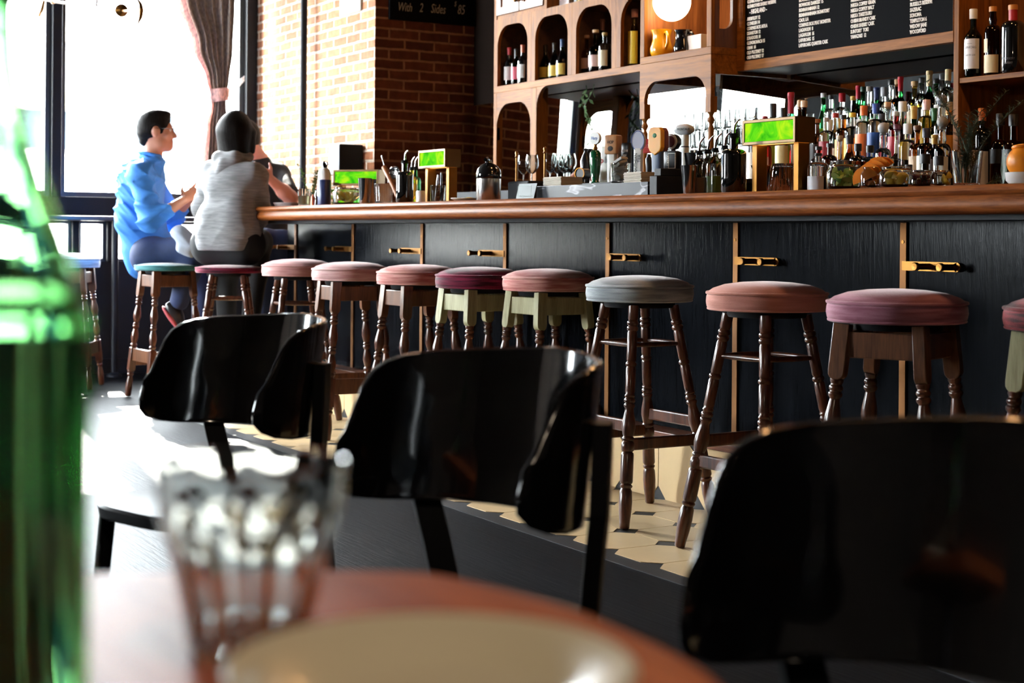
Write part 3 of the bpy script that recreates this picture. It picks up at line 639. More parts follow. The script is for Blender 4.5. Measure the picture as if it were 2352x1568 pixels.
# (photo x, tier, height, radius, kind, glass, cap, cap kind, label colour, label)
BB = [
 (1890, 3, .262, .026, 'slim', g_green, '#e8e8e4', 'cap', '#8ccf4a', 'slim bottle with bright green label and white cap on the top step'),
 (1908, 3, .25, .034, 'spirit', g_clear, '#2a2a2c', 'cap', '#e4e2da', 'clear bottle with white neck label and dark cap on the top step'),
 (1933, 3, .252, .036, 'spirit', g_clear, '#c01d2a', 'tall', '#caa24a', 'clear bottle with broad red cap on the top step'),
 (1959, 3, .235, .034, 'wine', g_black, '#d8b23a', 'cap', '#1a1a1a', 'black bottle with gold cap on the top step'),
 (1970, 3, .278, .03, 'wine', g_green, '#b81c34', 'foil', None, 'green bottle with dark red foil neck, back row'),
 (1981, 3, .27, .03, 'wine', g_green, '#2a4a3a', 'cap', '#d8d8ce', 'green bottle with pale neck band, back row'),
 (1996, 3, .268, .03, 'slim', g_clear, '#a89a88', 'cap', '#e8e6e0', 'tall white-labelled bottle with tan stopper, back row'),
 (2012, 3, .262, .033, 'wine', g_dgreen, '#28356a', 'foil', '#c8ba92', 'dark bottle with navy foil top, back row'),
 (2029, 3, .258, .033, 'spirit', g_clear, '#c9c9cf', 'tall', '#3a3a3e', 'bottle with tall silver-white cap, back row'),
 (2046, 3, .285, .03, 'slim', g_clear, '#17181a', 'cap', '#c9c2b0', 'tall clear bottle with black cap, back row'),
 (2060, 3, .27, .03, 'spirit', g_amber, '#c79a6a', 'cork', None, 'amber bottle with beige stopper beside the red-capped one'),
 (2067, 3, .295, .03, 'wine', g_green, '#c9182c', 'foil', None, 'green bottle with bright red foil neck, tallest at the middle'),
 (2099, 3, .255, .032, 'spirit', g_yel, '#c9a06a', 'cork', '#d8c89a', 'yellow bottle with fat cork stopper, back row'),
 (2116, 3, .28, .032, 'spirit', g_clear, '#1c1d22', 'cap', '#2a3a34', 'clear bottle with black cap left of the cream-topped one'),
 (2133, 3, .305, .034, 'wine', g_dgreen, '#d8c08a', 'foil', '#c8c8b8', 'bottle with tall cream foil neck, back row near the oak board'),
 (2149, 3, .27, .03, 'wine', g_green, '#2a2a2c', 'cap', None, 'green bottle with plain dark cap near the oak board'),
 (2163, 3, .285, .034, 'spirit', g_clear, '#3a3a3e', 'cap', '#d4d6d2', 'clear bottle with grey cap near the oak board'),
 (2176, 3, .3, .03, 'spirit', g_clear, '#cdb98a', 'tall', '#d8d0b8', 'bottle with cream wax top against the oak board'),
 (1876, 2, .22, .034, 'spirit', g_brown, '#b06a3a', 'cork', '#2a1a14', 'brown bottle with copper stopper on the second step down'),
 (1897, 2, .235, .032, 'spirit', g_clear, '#d8d8d4', 'cap', '#9a2a34', 'bottle with dark red label under the bright green one'),
 (1918, 2, .25, .03, 'slim', g_clear, '#c03a30', 'cap', '#dcdcd8', 'frosted bottle with thin red cap, second step down'),
 (1936, 2, .24, .036, 'spirit', g_amber, '#2a2a2a', 'cap', '#c9923a', 'amber bottle with ochre label below the red cap'),
 (1957, 2, .245, .036, 'spirit', g_clear, '#e0c840', 'cap', '#e8b41e', 'bottle with yellow and orange label'),
 (1983, 2, .268, .037, 'spirit', g_clear, '#e8742a', 'tall', '#ef7a2e', 'clear gin bottle with orange cap and orange label'),
 (2011, 2, .272, .037, 'spirit', g_clear, '#2a4a9a', 'tall', '#1f4f9a', 'clear gin bottle with blue cap and blue label'),
 (2038, 2, .26, .034, 'spirit', g_clear, '#c79a70', 'cork', '#2a2f5a', 'bottle with navy neck band and tan cork'),
 (2056, 2, .235, .032, 'spirit', g_red, '#e2e2de', 'cap', '#c23040', 'bottle with red label beside the navy-necked one'),
 (2072, 2, .27, .032, 'slim', g_clear, '#e6e6e2', 'tall', '#d8dcd8', 'bottle with long white cap in the middle of the crowd'),
 (2098, 2, .25, .036, 'wine', g_dgreen, '#c9a44a', 'foil', '#c2aa6a', 'dark bottle with gold foil neck in the middle of the crowd'),
 (2127, 2, .268, .036, 'spirit', g_yel, '#e0b8b0', 'tall', '#e6c22e', 'bottle with pink cap and yellow label'),
 (2145, 2, .235, .03, 'wine', g_green, '#2a6a3a', 'foil', '#e0e0d8', 'green-foiled bottle beside the yellow label'),
 (2162, 2, .25, .033, 'bulb', g_clear, '#8a8e94', 'ball', '#c9c5bc', 'bottle with round grey stopper beside the oak board'),
 (2178, 2, .22, .03, 'spirit', g_amber, '#d8902a', 'cap', '#d8902a', 'small orange-labelled bottle against the oak board'),
 (1880, 1, .2, .036, 'spirit', g_red, '#1a1a1c', 'cap', '#a02a2a', 'dark bottle with red label low on the steps by the big lamp'),
 (1905, 1, .21, .034, 'spirit', g_brown, '#1a1a1c', 'cap', '#d8d0c0', 'brown bottle with cream label low on the steps'),
 (1928, 1, .225, .034, 'decanter', g_clear, '#c9b8a0', 'cork', None, 'clear decanter bottle with pale stopper, low on the steps'),
 (1951, 1, .235, .03, 'slim', g_amber, '#101014', 'tall', '#e0c896', 'bottle with square black cap and cream neck'),
 (1970, 1, .2, .036, 'spirit', g_black, '#1a1b1e', 'tall', '#d4c4ae', 'black bottle with parchment label under the orange one'),
 (1998, 1, .19, .038, 'spirit', g_blue, '#1c1d20', 'tall', '#e2e4e2', 'pale bottle with black cap and white label under the blue one'),
 (2028, 1, .24, .034, 'bulb', g_clear, '#b9bcc0', 'ball', '#d4d6d8', 'bottle with silver ball stopper'),
 (2060, 1, .25, .038, 'decanter', g_clear, '#5a1a30', 'cork', '#d0d6cc', 'clear bottle with maroon stopper'),
 (2084, 1, .262, .04, 'spirit', g_clear, '#dfe2e2', 'tall', None, 'wide clear square-shouldered bottle'),
 (2106, 1, .24, .033, 'spirit', g_amber, '#6a4a34', 'cork', '#c8a884', 'bottle with tan label and brown stopper'),
 (2127, 1, .24, .037, 'spirit', g_brown, '#1e2030', 'tall', '#c8c0b0', 'bottle with heavy navy cap above the round black one'),
 (2146, 1, .215, .034, 'spirit', g_brown, '#b8923a', 'foil', '#3a2a20', 'brown bottle with gold thread, near the oak board'),
 (2164, 1, .245, .034, 'bulb', g_clear, '#9a9a94', 'ball', '#dad6cc', 'bottle wrapped in silver net near the oak board'),
 (1912, 0, .17, .034, 'round', g_clear, '#1a1a1a', 'cap', '#a83a2a', 'short bottle with brick-red label behind the lime jar'),
 (1940, 0, .23, .04, 'round', g_black, '#1a1a1c', 'cap', '#26282c', 'squat black bottle behind the steel tin'),
 (1988, 0, .2, .034, 'spirit', g_black, '#121214', 'tall', '#dcdcd4', 'black bottle with white label behind the orange peel'),
 (2016, 0, .185, .036, 'spirit', g_blue, '#2a4a3a', 'cap', '#e4e8e6', 'bottle with pale blue-white label behind the lemon jar'),
 (2044, 0, .225, .042, 'decanter', g_clear, '#e8e8e2', 'cap', '#e6e0d2', 'broad clear bottle with cream label behind the lemon jar'),
 (2087, 0, .2, .033, 'spirit', g_clear, '#14151a', 'tall', '#23252c', 'bottle with dark label and pink seal'),
 (2124, 0, .235, .046, 'round', g_black, '#14151a', 'tall', '#1a1a1c', 'round black rum bottle with gold medallion'),
 (2156, 0, .225, .042, 'round', g_clear, '#2a2a2e', 'tall', '#e4e2da', 'bottle with arched white label beside the oak board'),
]
for px, ti_, h, r_, kd, gm, cap, ck, lb, lab in BB:
    y, z = TIER[ti_]; d = ray(px, 400); tt = y/d.y
    bottle((d.x*tt, y, z+.001), h, r_*.92, kd, gm, cap, lb, lab, bk, capk=ck)
# gold medallion and seal on the round black bottle are stickers of their own
# cluster behind the big green lamp
CL = [(1735, 271, .03, g_brown, '#17181a', 'cap', '#c9b8a4', 'small dark bottle with black cap behind the big green lamp'), (1757, 264, .03, g_red, '#9a2a36', 'foil', '#c9a0a0', 'bottle with dull red cap behind the big green lamp'),
      (1776, 236, .036, g_dgreen, '#14161a', 'tall', '#a8c83a', 'dark green bottle with black cap and lime label, behind the big lamp'), (1800, 246, .034, g_clear, '#16171a', 'tall', '#d8c48a', 'clear bottle of amber spirit with black cap, behind the big lamp'),
      (1817, 209, .036, g_green, '#a82034', 'foil', '#cfd8c4', 'bright green bottle with long red neck, behind the big lamp'), (1838, 240, .03, g_amber, '#c9a884', 'cork', '#8a6a4a', 'small amber bottle with cork, right of the green one behind the lamp'),
      (1847, 241, .032, g_brown, '#d8c0a4', 'cork', '#2a1a14', 'dark brown bottle with pale round stopper, behind the big lamp')]
for i, (px, py, r_, gm, cap, ck, lb, lab) in enumerate(CL):
    y = 4.405 if i in (4, 5) else (4.3 if i % 2 else 4.36); p = atY(px, py, y); hh = .27 if i != 4 else .3
    hh = max(.17, p.z-1.13)
    bottle((p.x, y, 1.131), hh*.985, r_, 'wine' if ck == 'foil' else 'spirit', gm, cap, lb, lab, 'bottles behind the big green lamp', capk=ck)
tag(MB().box(-5.62, 4.25, .93, -5.065, 4.443, 1.13).build('bottle_shelf', black_paint, smooth=0, bevel=.003), 'black shelf box behind the big green lamp', 'shelf')
# bottles in the niches
def nb(px, py_top, Y, z0, r, kind, gm, cap, ck, lb, lab, grp, lz=None):
    p = atY(px, py_top, Y); return bottle((p.x, Y, z0), p.z-z0, r, kind, gm, cap, lb, lab, grp, capk=ck, lz=lz)
zn = 1.8035
for a in [(1170, 109, .03, 'wine', g_black, '#b52a34', 'foil', '#d8d4d0', 'wine bottle with red top and white label in the first niche'), (1186, 112, .03, 'wine', g_dgreen, '#16171a', 'foil', '#c9586a', 'wine bottle with pink label in the first niche'),
          (1201, 103, .03, 'wine', g_black, '#c96a4a', 'foil', '#e2e2e0', 'wine bottle with orange top and pale label in the first niche')]: nb(a[0], a[1], 4.42, zn, *a[2:], 'wine bottles in the first niche')
for a in [(1253, 103, .034, 'champagne', g_dgreen, '#2a2016', 'foil', '#d8b84e', 'champagne bottle with yellow label, next to the niche wall'), (1274, 98, .034, 'champagne', g_dgreen, '#2a2016', 'foil', '#dcc05e', 'champagne bottle with yellow label, middle of three'),
          (1292, 90, .034, 'champagne', g_dgreen, '#22406a', 'foil', '#dcc05e', 'champagne bottle with blue foil, third of the yellow labels')]: nb(a[0], a[1], 4.43, zn, *a[2:], 'champagne bottles in the second niche', (.1, .38))
for a in [(1348, 86, .03, 'round', g_amber, '#b08a70', 'cork', '#c9a49a', 'short whisky bottle with pinkish label in the third niche'), (1368, 74, .037, 'round', g_brown, '#d8b890', 'cork', '#d8b8b4', 'brown whisky bottle with pink label in the third niche'),
          (1389, 80, .032, 'spirit', g_clear, '#b8a060', 'cork', '#cfc2a0', 'whisky bottle with buff label in the third niche')]: nb(a[0], a[1], 4.43, zn, *a[2:], 'whisky bottles in the third niche')
nb(1384, 44, 4.53, zn, .032, 'wine', g_black, '#c07a5a', 'foil', None, 'tall black bottle at the back of the third niche', 'whisky bottles in the third niche')
nb(1441, 98, 4.43, zn, .028, 'slim', g_black, '#17181c', 'cap', '#d8cf9a', 'slim dark bottle with narrow cream label in the fourth niche', 'bottles in the fourth niche')
nb(1458, 22, 4.43, zn, .032, 'slim', g_yel, '#d8a0a0', 'tall', '#ecca30', 'bottle with tall yellow label and pink top in the fourth niche', 'bottles in the fourth niche', (.06, .62))
for px, w, c_, lab in ((1306, .05, '#c9b8b4', 'white carton on the open shelf above the niches'), (1334, .022, '#2a2a2c', 'dark bottle base on the open shelf above the niches'), (1338, .016, '#d8b03a', 'yellow box on the open shelf above the niches')):
    p = atY(px, 3, 4.45); tag(MB().box(p.x-w, 4.42, 2.1805, p.x+w, 4.48, 2.34).build('carton', plain(c_), smooth=0, bevel=.003), lab, 'box', 'cartons above the niches')
# right-hand whisky shelf
zs = 1.5635
p = atY(2236, 172, 4.42)
b1 = nb(2236, 22, 4.385, zs, .032, 'wine', g_dgreen, '#e2ddd2', 'tall', '#ddd8d6', 'green whisky bottle with white cap and white label reading LAPHROAIG', 'whisky bottles on the oak shelf', (.12, .56))
h = 0.
def label_text(b, lines, r, mid=-PI/2):
    t = MB()
    for body, size, z, xs in lines: curved_text(t, body, size, r, z, mid, xs)
    return t.build('lettering', mat('label_ink', '#1c1a1a', .7), b, smooth=0, fix=False)
vw = math.atan2(-p.y, -p.x)      # towards the room
hb = b1.children[0].dimensions.z
label_text(b1, [('LAPHROAIG', .0135, .105, .62), ('QUARTER CASK', .009, .078, .62), ('SINGLE MALT', .004, .122, .8)], .032, -1.2)
b2 = nb(2281, 16, 4.4, zs, .03, 'bulb', g_brown, '#c9823a', 'cap', '#d8c49a', 'brown whisky bottle with cream label and orange cap on the oak shelf', 'whisky bottles on the oak shelf', (.04, .3))
arc = MB(); arc_label(arc, .0306, .085, .135, -PI/2-.75, -PI/2+.1); arc.build('label', plain('#d9c79c'), b2, smooth=30)
b3 = nb(2327, 12, 4.41, zs, .042, 'spirit', g_black, '#c9823a', 'cap', None, 'broad black whisky bottle with embossed lettering and red seal', 'whisky bottles on the oak shelf')
MB().lathe([(.0155, .192), (.0155, .236)], 18).build('seal', plain('#b02028'), b3, smooth=40)
t3 = MB(); curved_text(t3, 'KENTUCKY', .0105, .042, .05, -1.2, .8); curved_text(t3, 'WHISKY', .0105, .042, .034, -1.2, .8)
t3.build('lettering', mat('embossed_grey', '#6a6a70', .4), b3, smooth=0, fix=False)
# bottles standing under that shelf
for i, (px, py, r_, gm, cap, lb, lab) in enumerate([(2256, 250, .034, g_black, '#c96a2a', '#cfcbc8', 'dark bottle with white label and orange cap behind the rosemary'),
                                     (2298, 262, .036, g_amber, '#141417', '#1a1a1c', 'amber whisky bottle with black cap under the oak shelf'), (2328, 264, .04, g_amber, '#141417', '#16171c', 'amber whisky bottle with black label reading HIGHLAND')]):
    p = atY(px, py, 4.42); b_ = bottle((p.x, 4.42, 1.13), p.z-1.13, r_, 'spirit' if i == 0 else 'round', gm, cap, lb, lab, 'whisky bottles under the oak shelf', capk='tall', lz=(.1, .5) if i == 0 else (.38, .56))
    if i == 2:
        t = MB(); curved_text(t, 'HIGHLAND', .0125, r_+.0006, (p.z-1.13)*.48, -1.15, .75); curved_text(t, 'PARK', .0125, r_+.0006, (p.z-1.13)*.4, -1.15, .75); t.build('lettering', letter_white, b_, smooth=0, fix=False)
tag(MB().box(-4.222, 4.31, .93, -3.0, 4.615, 1.129).build('lower_shelf', oak, smooth=0), 'low oak ledge under the whisky shelf', 'shelf')
# glass shelf with a crowd of tumblers in front of the mirror
xs0 = atY(1556, 300, 4.5).x; xs1 = -5.56
gs = thing('glass_shelf', 'glass shelf carrying stacked tumblers in front of the mirror', 'shelf', ((xs0+xs1)/2, 4.5, 1.37))
MB().box((xs0-xs1)/2, -.1, 0, (xs1-xs0)/2, .11, .008).build('shelf_pane', pane, gs, smooth=0)
for s in (-1, 1): MB().cyl((s*(xs1-xs0)*.46, .09, -.44), (s*(xs1-xs0)*.46, .09, .0), .006, 10).build('support', brass, gs)
def tumbler_mb(r0, r1, h, th=.0025, facets=0):
    pr = [(0, 0), (r0, 0), (r0+.001, .003), (r1, h), (r1-.001, h+.001), (r1-th, h), (r0-th, .009), (0, .008)]
    return MB().lathe(pr, facets or 24)
tm = None; row = 0
nx = 9
for j, yy in enumerate((4.44, 4.53)):
    for i in range(nx):
        x = xs0+.035+(xs1-xs0-.07)*i/(nx-1)
        lab = f'upturned tumbler on the glass shelf in front of the mirror'
        if tm is None:
            tm = tumbler_mb(.024, .028, .085).build('tumbler', g_clear, smooth=40); tag(tm, lab, 'glass', 'tumblers stacked on the glass shelf'); tm.location = (x, yy, 1.379); 
        else: c = copy_tree(tm, None, (x, yy, 1.379))
for i in range(nx-1):
    x = xs0+.06+(xs1-xs0-.11)*i/(nx-2); copy_tree(tm, None, (x, 4.485, 1.466))
# stemmed glasses behind the bar, brass gallery posts
def wine_glass(loc, lab, s=1.):
    t = thing('wine_glass', lab, 'glass', loc, 0, 'stemmed glasses behind the bar')
    pr = [(0, 0), (.032, 0), (.033, .002), (.008, .006), (.0035, .02), (.0035, .085)]
    MB().lathe([(r*s, z*s) for r, z in pr+[(0, .087)]], 20).build('stem', g_clear, t, smooth=50)
    bo = [(0, .085), (.012, .087), (.028, .105), (.036, .13), (.034, .16), (.028, .185), (.0265, .185), (.0325, .16), (.0345, .13), (.027, .107), (.011, .09), (0, .089)]
    MB().lathe([(r*s, z*s) for r, z in bo], 22).build('bowl', g_clear, t, smooth=50)
    return t
wg = 'stemmed wine glass on the back counter below the niches'
for px in (1203, 1222, 1264, 1281, 1296, 1309):
    p = atY(px, 352, 4.2 if px < 1270 else 4.28); wine_glass((p.x, p.y, 1.2005), wg)
tag(MB().box(-7.9, 4.12, .931, -6.8, 4.335, 1.2).build('glass_rack', black_paint, smooth=0), 'black rack box under the stemmed glasses', 'rack')
for px, py in ((1187, 346), (1252, 336)):
    p = atY(px, py, 3.57); t = thing('gallery_post', f'slim brass post with ball finial behind the bar, {"nearer the brick pillar" if px < 1200 else "beside the oak upright"}', 'post', (p.x, 3.57, 1.111), 0, 'brass gallery posts')
    hh = p.z-1.111; MB().cyl((0, 0, 0), (0, 0, hh-.03), .0055, 12).build('rod', brass, t)
    MB().lathe([(.0055, hh-.032), (.009, hh-.028), (.005, hh-.022), (.0085, hh-.012), (.006, hh-.004), (0, hh)], 14).build('finial', brass, t, smooth=60)
# ================================================================== LAMPS
def green_glass(name):
    m, nt, b = new_mat(name); N, L = nt.nodes, nt.links; setp(b, rough=.6)
    tc = N.new('ShaderNodeTexCoord'); n = N.new('ShaderNodeTexNoise'); n.inputs['Scale'].default_value = 13; n.inputs['Detail'].default_value = 3; n.inputs['Distortion'].default_value = 1.2
    L.new(tc.outputs['Object'], n.inputs['Vector'])
    rp = N.new('ShaderNodeValToRGB'); e = rp.color_ramp.elements; e[0].position = .3; e[0].color = lin('#0f9a10'); e[1].position = .66; e[1].color = lin('#b4e01a')
    e2 = e.new(.5); e2.color = lin('#5fd014')
    L.new(n.outputs['Fac'], rp.inputs['Fac']); b.inputs['Base Color'].default_value = lin('#0c3a0c'); b.inputs['Specular IOR Level'].default_value = .0; L.new(rp.outputs['Color'], b.inputs['Emission Color'])
    b.inputs['Emission Strength'].default_value = 1.0; return m
stained = green_glass('stained_green_glass')
bronze = mat('bronze', '#6a5438', .38, metal=.85, noise=.2, nscale=20)
warm_glow = emis('lamp_diffuser', '#ffc46a', 2.2)
BT = 1.111
def bar_lamp(loc, rz, label, legs=True, w=.275, drop=0.):
    t = thing('bar_lamp', label, 'lamp', loc, rz, 'green glass lamps standing on the bar')
    hw = w/2; d = .085; z0, z1 = .165-drop, .25-drop
    fr = MB().strip([(-hw+.011, z0+.011), (hw-.011, z0+.011), (hw-.011, z1-.011), (-hw+.011, z1-.011), (-hw+.011, z0+.011)], [(-hw, z0), (hw, z0), (hw, z1), (-hw, z1), (-hw, z0)], 'Y', 0, .012)
    fr.box(-hw, .012, z0, -hw+.004, d, z1).box(hw-.004, .012, z0, hw, d, z1).box(-hw, .012, z1-.004, hw, d, z1).box(-hw, d-.004, z0, hw, d, z1)
    fr.build('housing', bronze, t, smooth=0, bevel=.0015)
    MB().box(-hw+.009, .004, z0+.009, hw-.009, .008, z1-.009).build('glass_panel', stained, t, smooth=0)
    MB().box(-hw+.008, .016, z0+.004, hw-.008, d-.008, z0+.007).build('diffuser', warm_glow, t, smooth=0)
    for s in (-1, 1):
        if legs: MB().box(s*(hw-.03)-.013, .03, 0, s*(hw-.03)+.013, .075, z0+.002).build('leg', brass, t, smooth=0, bevel=.002)
    return t
p = atY(1763, 440, 3.34); lamp_big = bar_lamp((p.x, 3.34, BT), 0, 'largest green glass lamp on brass legs, standing on the bar over tumblers')
p = atY(990, 440, 3.34); bar_lamp((p.x, 3.34, BT), 0, 'green glass lamp on brass legs beside the oil bottles, in front of dark brick')
p = atY(816, 440, 3.5); bar_lamp((p.x, 3.5, BT), R(38), 'green glass lamp half hidden behind the shaker tins at the far end of the bar', drop=.05)
# globe lamp in the bay
p = atY(1543, 5, 4.27)
gl = thing('globe_lamp', 'white glowing globe lamp in the oak bay', 'lamp', (p.x, 4.27, p.z))
globe_m = emis('globe_glow', '#ffe0b8', 11.)
MB().ball((0, 0, 0), .0885, 32).build('globe', globe_m, gl, smooth=80)
MB().cyl((0, 0, .08), (0, 0, .62), .008, 10).lathe([(.03, .082), (.03, .1), (.012, .11), (.0, .11)], 16).build('stem', brass, gl)
# jug, pitcher, box in the bay
def jug(loc, label, mm, h=.1, r=.042, rz=0, spout=True):
    t = thing('jug', label, 'jug', loc, rz)
    pr = [(0, 0), (r*.85, 0), (r*1.05, h*.12), (r*1.08, h*.3), (r*.86, h*.6), (r*.86, h*.8), (r*1.02, h), (r*.95, h), (r*.8, h*.8), (r*.8, h*.6), (r*.98, h*.3), (r*.9, h*.1), (0, h*.06)]
    MB().lathe(pr, 28).build('body', mm, t, smooth=60)
    MB().tube([(-r*.85, 0, h*.85), (-r*1.35, 0, h*.86), (-r*1.7, 0, h*.68), (-r*1.65, 0, h*.45), (-r*1.05, 0, h*.25)], .0065, 10).build('handle', mm, t, smooth=80)
    return t
p = atY(1519, 120, 4.268); jug((p.x, 4.268, 1.8045), 'bright orange-yellow jug under the globe lamp', mat('yellow_glaze', '#f0a81c', .25, coat=.5, noise=.15), .125, .05, R(165))
p = atY(1568, 110, 4.31); jug((p.x, 4.31, 1.8045), 'glossy black pitcher beside the yellow jug', black_gloss, .115, .043, R(190))
p = atY(1603, 105, 4.33); tag(MB().box(-.075, -.05, 0, .06, .05, .085).build('paper_box', white_paper, loc=(p.x-.01, 4.36, 1.8045), smooth=0, bevel=.003), 'white paper box on the bay shelf beside the black pitcher', 'box')
# ================================================================== THINGS ON THE BAR, from the far end
def X(px, Y): return atY(px, 445, Y).x
def mpp(px, Y): return depth(atY(px, 445, Y))/F
c_ = lambda s: plain(s)
# tray with food at the far end
tr = tag(MB().lathe([(0, 0), (.085, 0), (.098, .022), (.095, .023), (.082, .004), (0, .004)], 32).build('dish', mat('grey_pink_ceramic', '#a89a98', .5), loc=(X(668, 3.3), 3.3, BT), smooth=40), 'shallow grey dish at the far end of the bar', 'dish')
def drink(px, Y, r, h, lab, straw=None, liquid=None):
    t = thing('drinking_glass', lab, 'glass', (X(px, Y), Y, BT))
    tumbler_mb(r*.85, r, h).build('tumbler', g_clear, t, smooth=40)
    if liquid: MB().lathe([(0, .012), (r*.8, .012), (r*.88, h*.6), (0, h*.6)], 20).build('drink', liquid, t, smooth=40)
    return t
dr = drink(699, 3.28, .036, .095, 'tumbler of pale drink with ice at the far end of the bar', None, mat('pale_lemonade', '#cfc9a0', .3, trans=.6))
tag(MB().tube([(0, 0, 0), (-.012, 0, .12), (-.02, 0, .14)], .003, 8).build('straw', black_paint, loc=(X(699, 3.28), 3.28, BT+.02)), 'black straw leaning in the tumbler', 'straw')
sh = thing('sauce_bottle', 'small orange sauce bottle beside the blue can', 'bottle', (X(719, 3.25), 3.25, BT)); MB().lathe([(0, 0), (.011, 0), (.011, .045), (.006, .055), (.006, .06), (0, .06)], 14).build('body', mat('orange_sauce', '#d8642a', .3), sh)
sh2 = thing('pepper_mill', 'small black pepper mill beside the blue can', 'mill', (X(728, 3.3), 3.3, BT)); MB().lathe([(0, 0), (.016, 0), (.012, .04), (.016, .06), (.009, .075), (.012, .09), (0, .095)], 16).build('body', black_gloss, sh2)
cn = thing('soda_bottle', 'navy blue bottle with white shoulder and black spout at the far end of the bar', 'bottle', (X(745, 3.28), 3.28, BT))
MB().lathe([(0, 0), (.034, 0), (.0355, .005), (.0355, .135), (.034, .137), (0, .137)], 28).build('body', mat('navy_label', '#24305c', .35), cn)
MB().lathe([(.034, .137), (.034, .17), (.028, .19), (.014, .2), (0, .2)], 24).build('shoulder', mat('white_enamel', '#e9e9e6', .3), cn, smooth=60)
MB().lathe([(.015, .198), (.015, .222), (.009, .235), (0, .236)], 16).tube([(0, 0, .225), (.03, 0, .228), (.042, 0, .215)], .005, 8).build('spout', black_gloss, cn, smooth=60)
MB().box(-.0135, -.0365, .05, .0, -.0345, .1).build('label', white_paper, cn, smooth=0)
# speaker on the brick
p = atX(757, 365, -8.62)
sp = thing('wall_speaker', 'boxy black speaker with its lit side painted pale, mounted on the sunlit brick', 'speaker', (-8.72-.12, 3.91, 1.32))
MB().box(-.085, -.075, 0, .082, .085, .19).build('cabinet', mat('speaker_lit_tone', '#b9bcc2', .4), sp, smooth=0, bevel=.012)  # black box; window light on its side is put into the shell colour
MB().box(.08, -.075, .004, .088, .082, .186).build('grille', black_paint, sp, smooth=0, bevel=.003)
# herbs in a glass
leaf_m = mat('mint_green', '#4f6e34', .6, noise=.3, nscale=40); needle_m = mat('rosemary_green', '#3c4a30', .6, noise=.3, nscale=60)
def sprig(loc, h, n, mm, seed, lean=(0, 0), leafl=.018, leafw=.006, name='herb_sprig', needles=False):
    rnd = random.Random(seed); b = MB(); pts = []
    for i in range(9):
        t = i/8; pts.append(Vector((lean[0]*t*t*h+.006*math.sin(3*t+seed), lean[1]*t*t*h+.006*math.cos(4*t+seed), h*t)))
    b.tube(pts, [.0018-.0011*i/8 for i in range(9)], 6)
    for i in range(n):
        t = .18+.82*i/n; k = min(7, int(t*8)); q = pts[k].lerp(pts[k+1], t*8-k); a = rnd.uniform(0, 2*PI); up = rnd.uniform(.3, 1.0)
        d = Vector((math.cos(a), math.sin(a), up)).normalized(); s = d.cross(Vector((0, 0, 1))).normalized(); l = leafl*rnd.uniform(.7, 1.2); w = leafw*rnd.uniform(.8, 1.2); nn = s.cross(d)
        m1 = q+d*l*.45; e = q+d*l-nn*.1*l
        b.add([q, m1+s*w/2+nn*w*.15, e, m1-s*w/2+nn*w*.15, m1-nn*w*.2], [(0, 1, 4), (1, 2, 4), (2, 3, 4), (3, 0, 4)])
    return b.build(name, mm, loc=loc, smooth=50, fix=False)
hg = drink(716, 3.5, .032, .09, 'glass holding green herb sprigs by the black pipe')
for i in range(5):
    s = sprig((X(716, 3.5)+.012*math.cos(i*2.4), 3.5+.012*math.sin(i*2.4), BT+.012), .2+.02*(i % 3), 34, leaf_m, i, (.35*math.cos(i*2), .35*math.sin(i*2)), .022, .012)
    tag(s, 'green herb sprig standing in the glass by the black pipe', 'herb', 'herb sprigs in the glass by the black pipe')
def jar(px, Y, r, h, lab, lid=None, grp=None):
    t = thing('glass_jar', lab, 'jar', (X(px, Y), Y, BT), 0, grp)
    pr = [(0, 0), (r*.92, 0), (r, .008), (r, h*.72), (r*.86, h*.84), (r*.84, h*.9), (r*.9, h*.92), (r*.9, h*.98), (r*.86, h), (r*.82, h*.98), (r*.8, h*.84), (r*.95, h*.7), (r*.95, .012), (0, .008)]
    MB().lathe(pr, 28).build('body', g_clear, t, smooth=45); return t
lime_m = mat('lime_rind', '#5a9422', .4, noise=.25); lime_f = mat('lime_flesh', '#cfe07a', .35, noise=.15, nscale=50); lem_m = mat('lemon_rind', '#dcb43a', .4, noise=.15); lem_f = mat('lemon_flesh', '#f0dc70', .35, noise=.15, nscale=50)
or_m = mat('orange_rind', '#f08c0e', .45, bump=.08, bscale=120); or_f = mat('orange_flesh', '#f58a1e', .35, noise=.15, nscale=50)
def wedge(r, rind, flesh, ang=PI/3):
    n = 9; P = []
    for i in range(n):
        t = -PI/2+PI*i/(n-1); P.append([Vector((r*math.cos(t)*math.cos(a), r*math.cos(t)*math.sin(a), r*math.sin(t))) for a in [ang*j/5-ang/2 for j in range(6)]])
    b = MB().grid(P, 0)
    for a in (-ang/2, ang/2):
        c = [(0, 0, -r)]+[(r*.97*math.cos(t)*math.cos(a), r*.97*math.cos(t)*math.sin(a), r*.97*math.sin(t)) for t in [-PI/2+PI*i/10 for i in range(11)]]+[(0, 0, r)]
        b.add(c, [tuple(range(len(c)))], 1)
    return b
def fruit_pile(px, Y, r, n, rr, rind, flesh, kind, lab, grp, h0=.012, seed=1, ang=PI/2.6, zmax=.07):
    rnd = random.Random(seed); first = None; x0 = X(px, Y)
    for i in range(n):
        a = 2*PI*i/n*1.9+rnd.uniform(-.3, .3); q = r*(.3+.55*rnd.random()); z = BT+h0+rr*.75+(zmax)*(i/n)
        loc = (x0+q*math.cos(a), Y+q*math.sin(a)*.9, z)
        if first is None:
            first = wedge(rr, rind, flesh, ang).build(kind, [rind, flesh], loc=loc, smooth=50); tag(first, lab, kind.split('_')[0], grp); o = first
        else: o = first.copy(); COL.objects.link(o); o.location = loc
        o.rotation_euler = (rnd.uniform(0, 6), rnd.uniform(0, 6), rnd.uniform(0, 6))
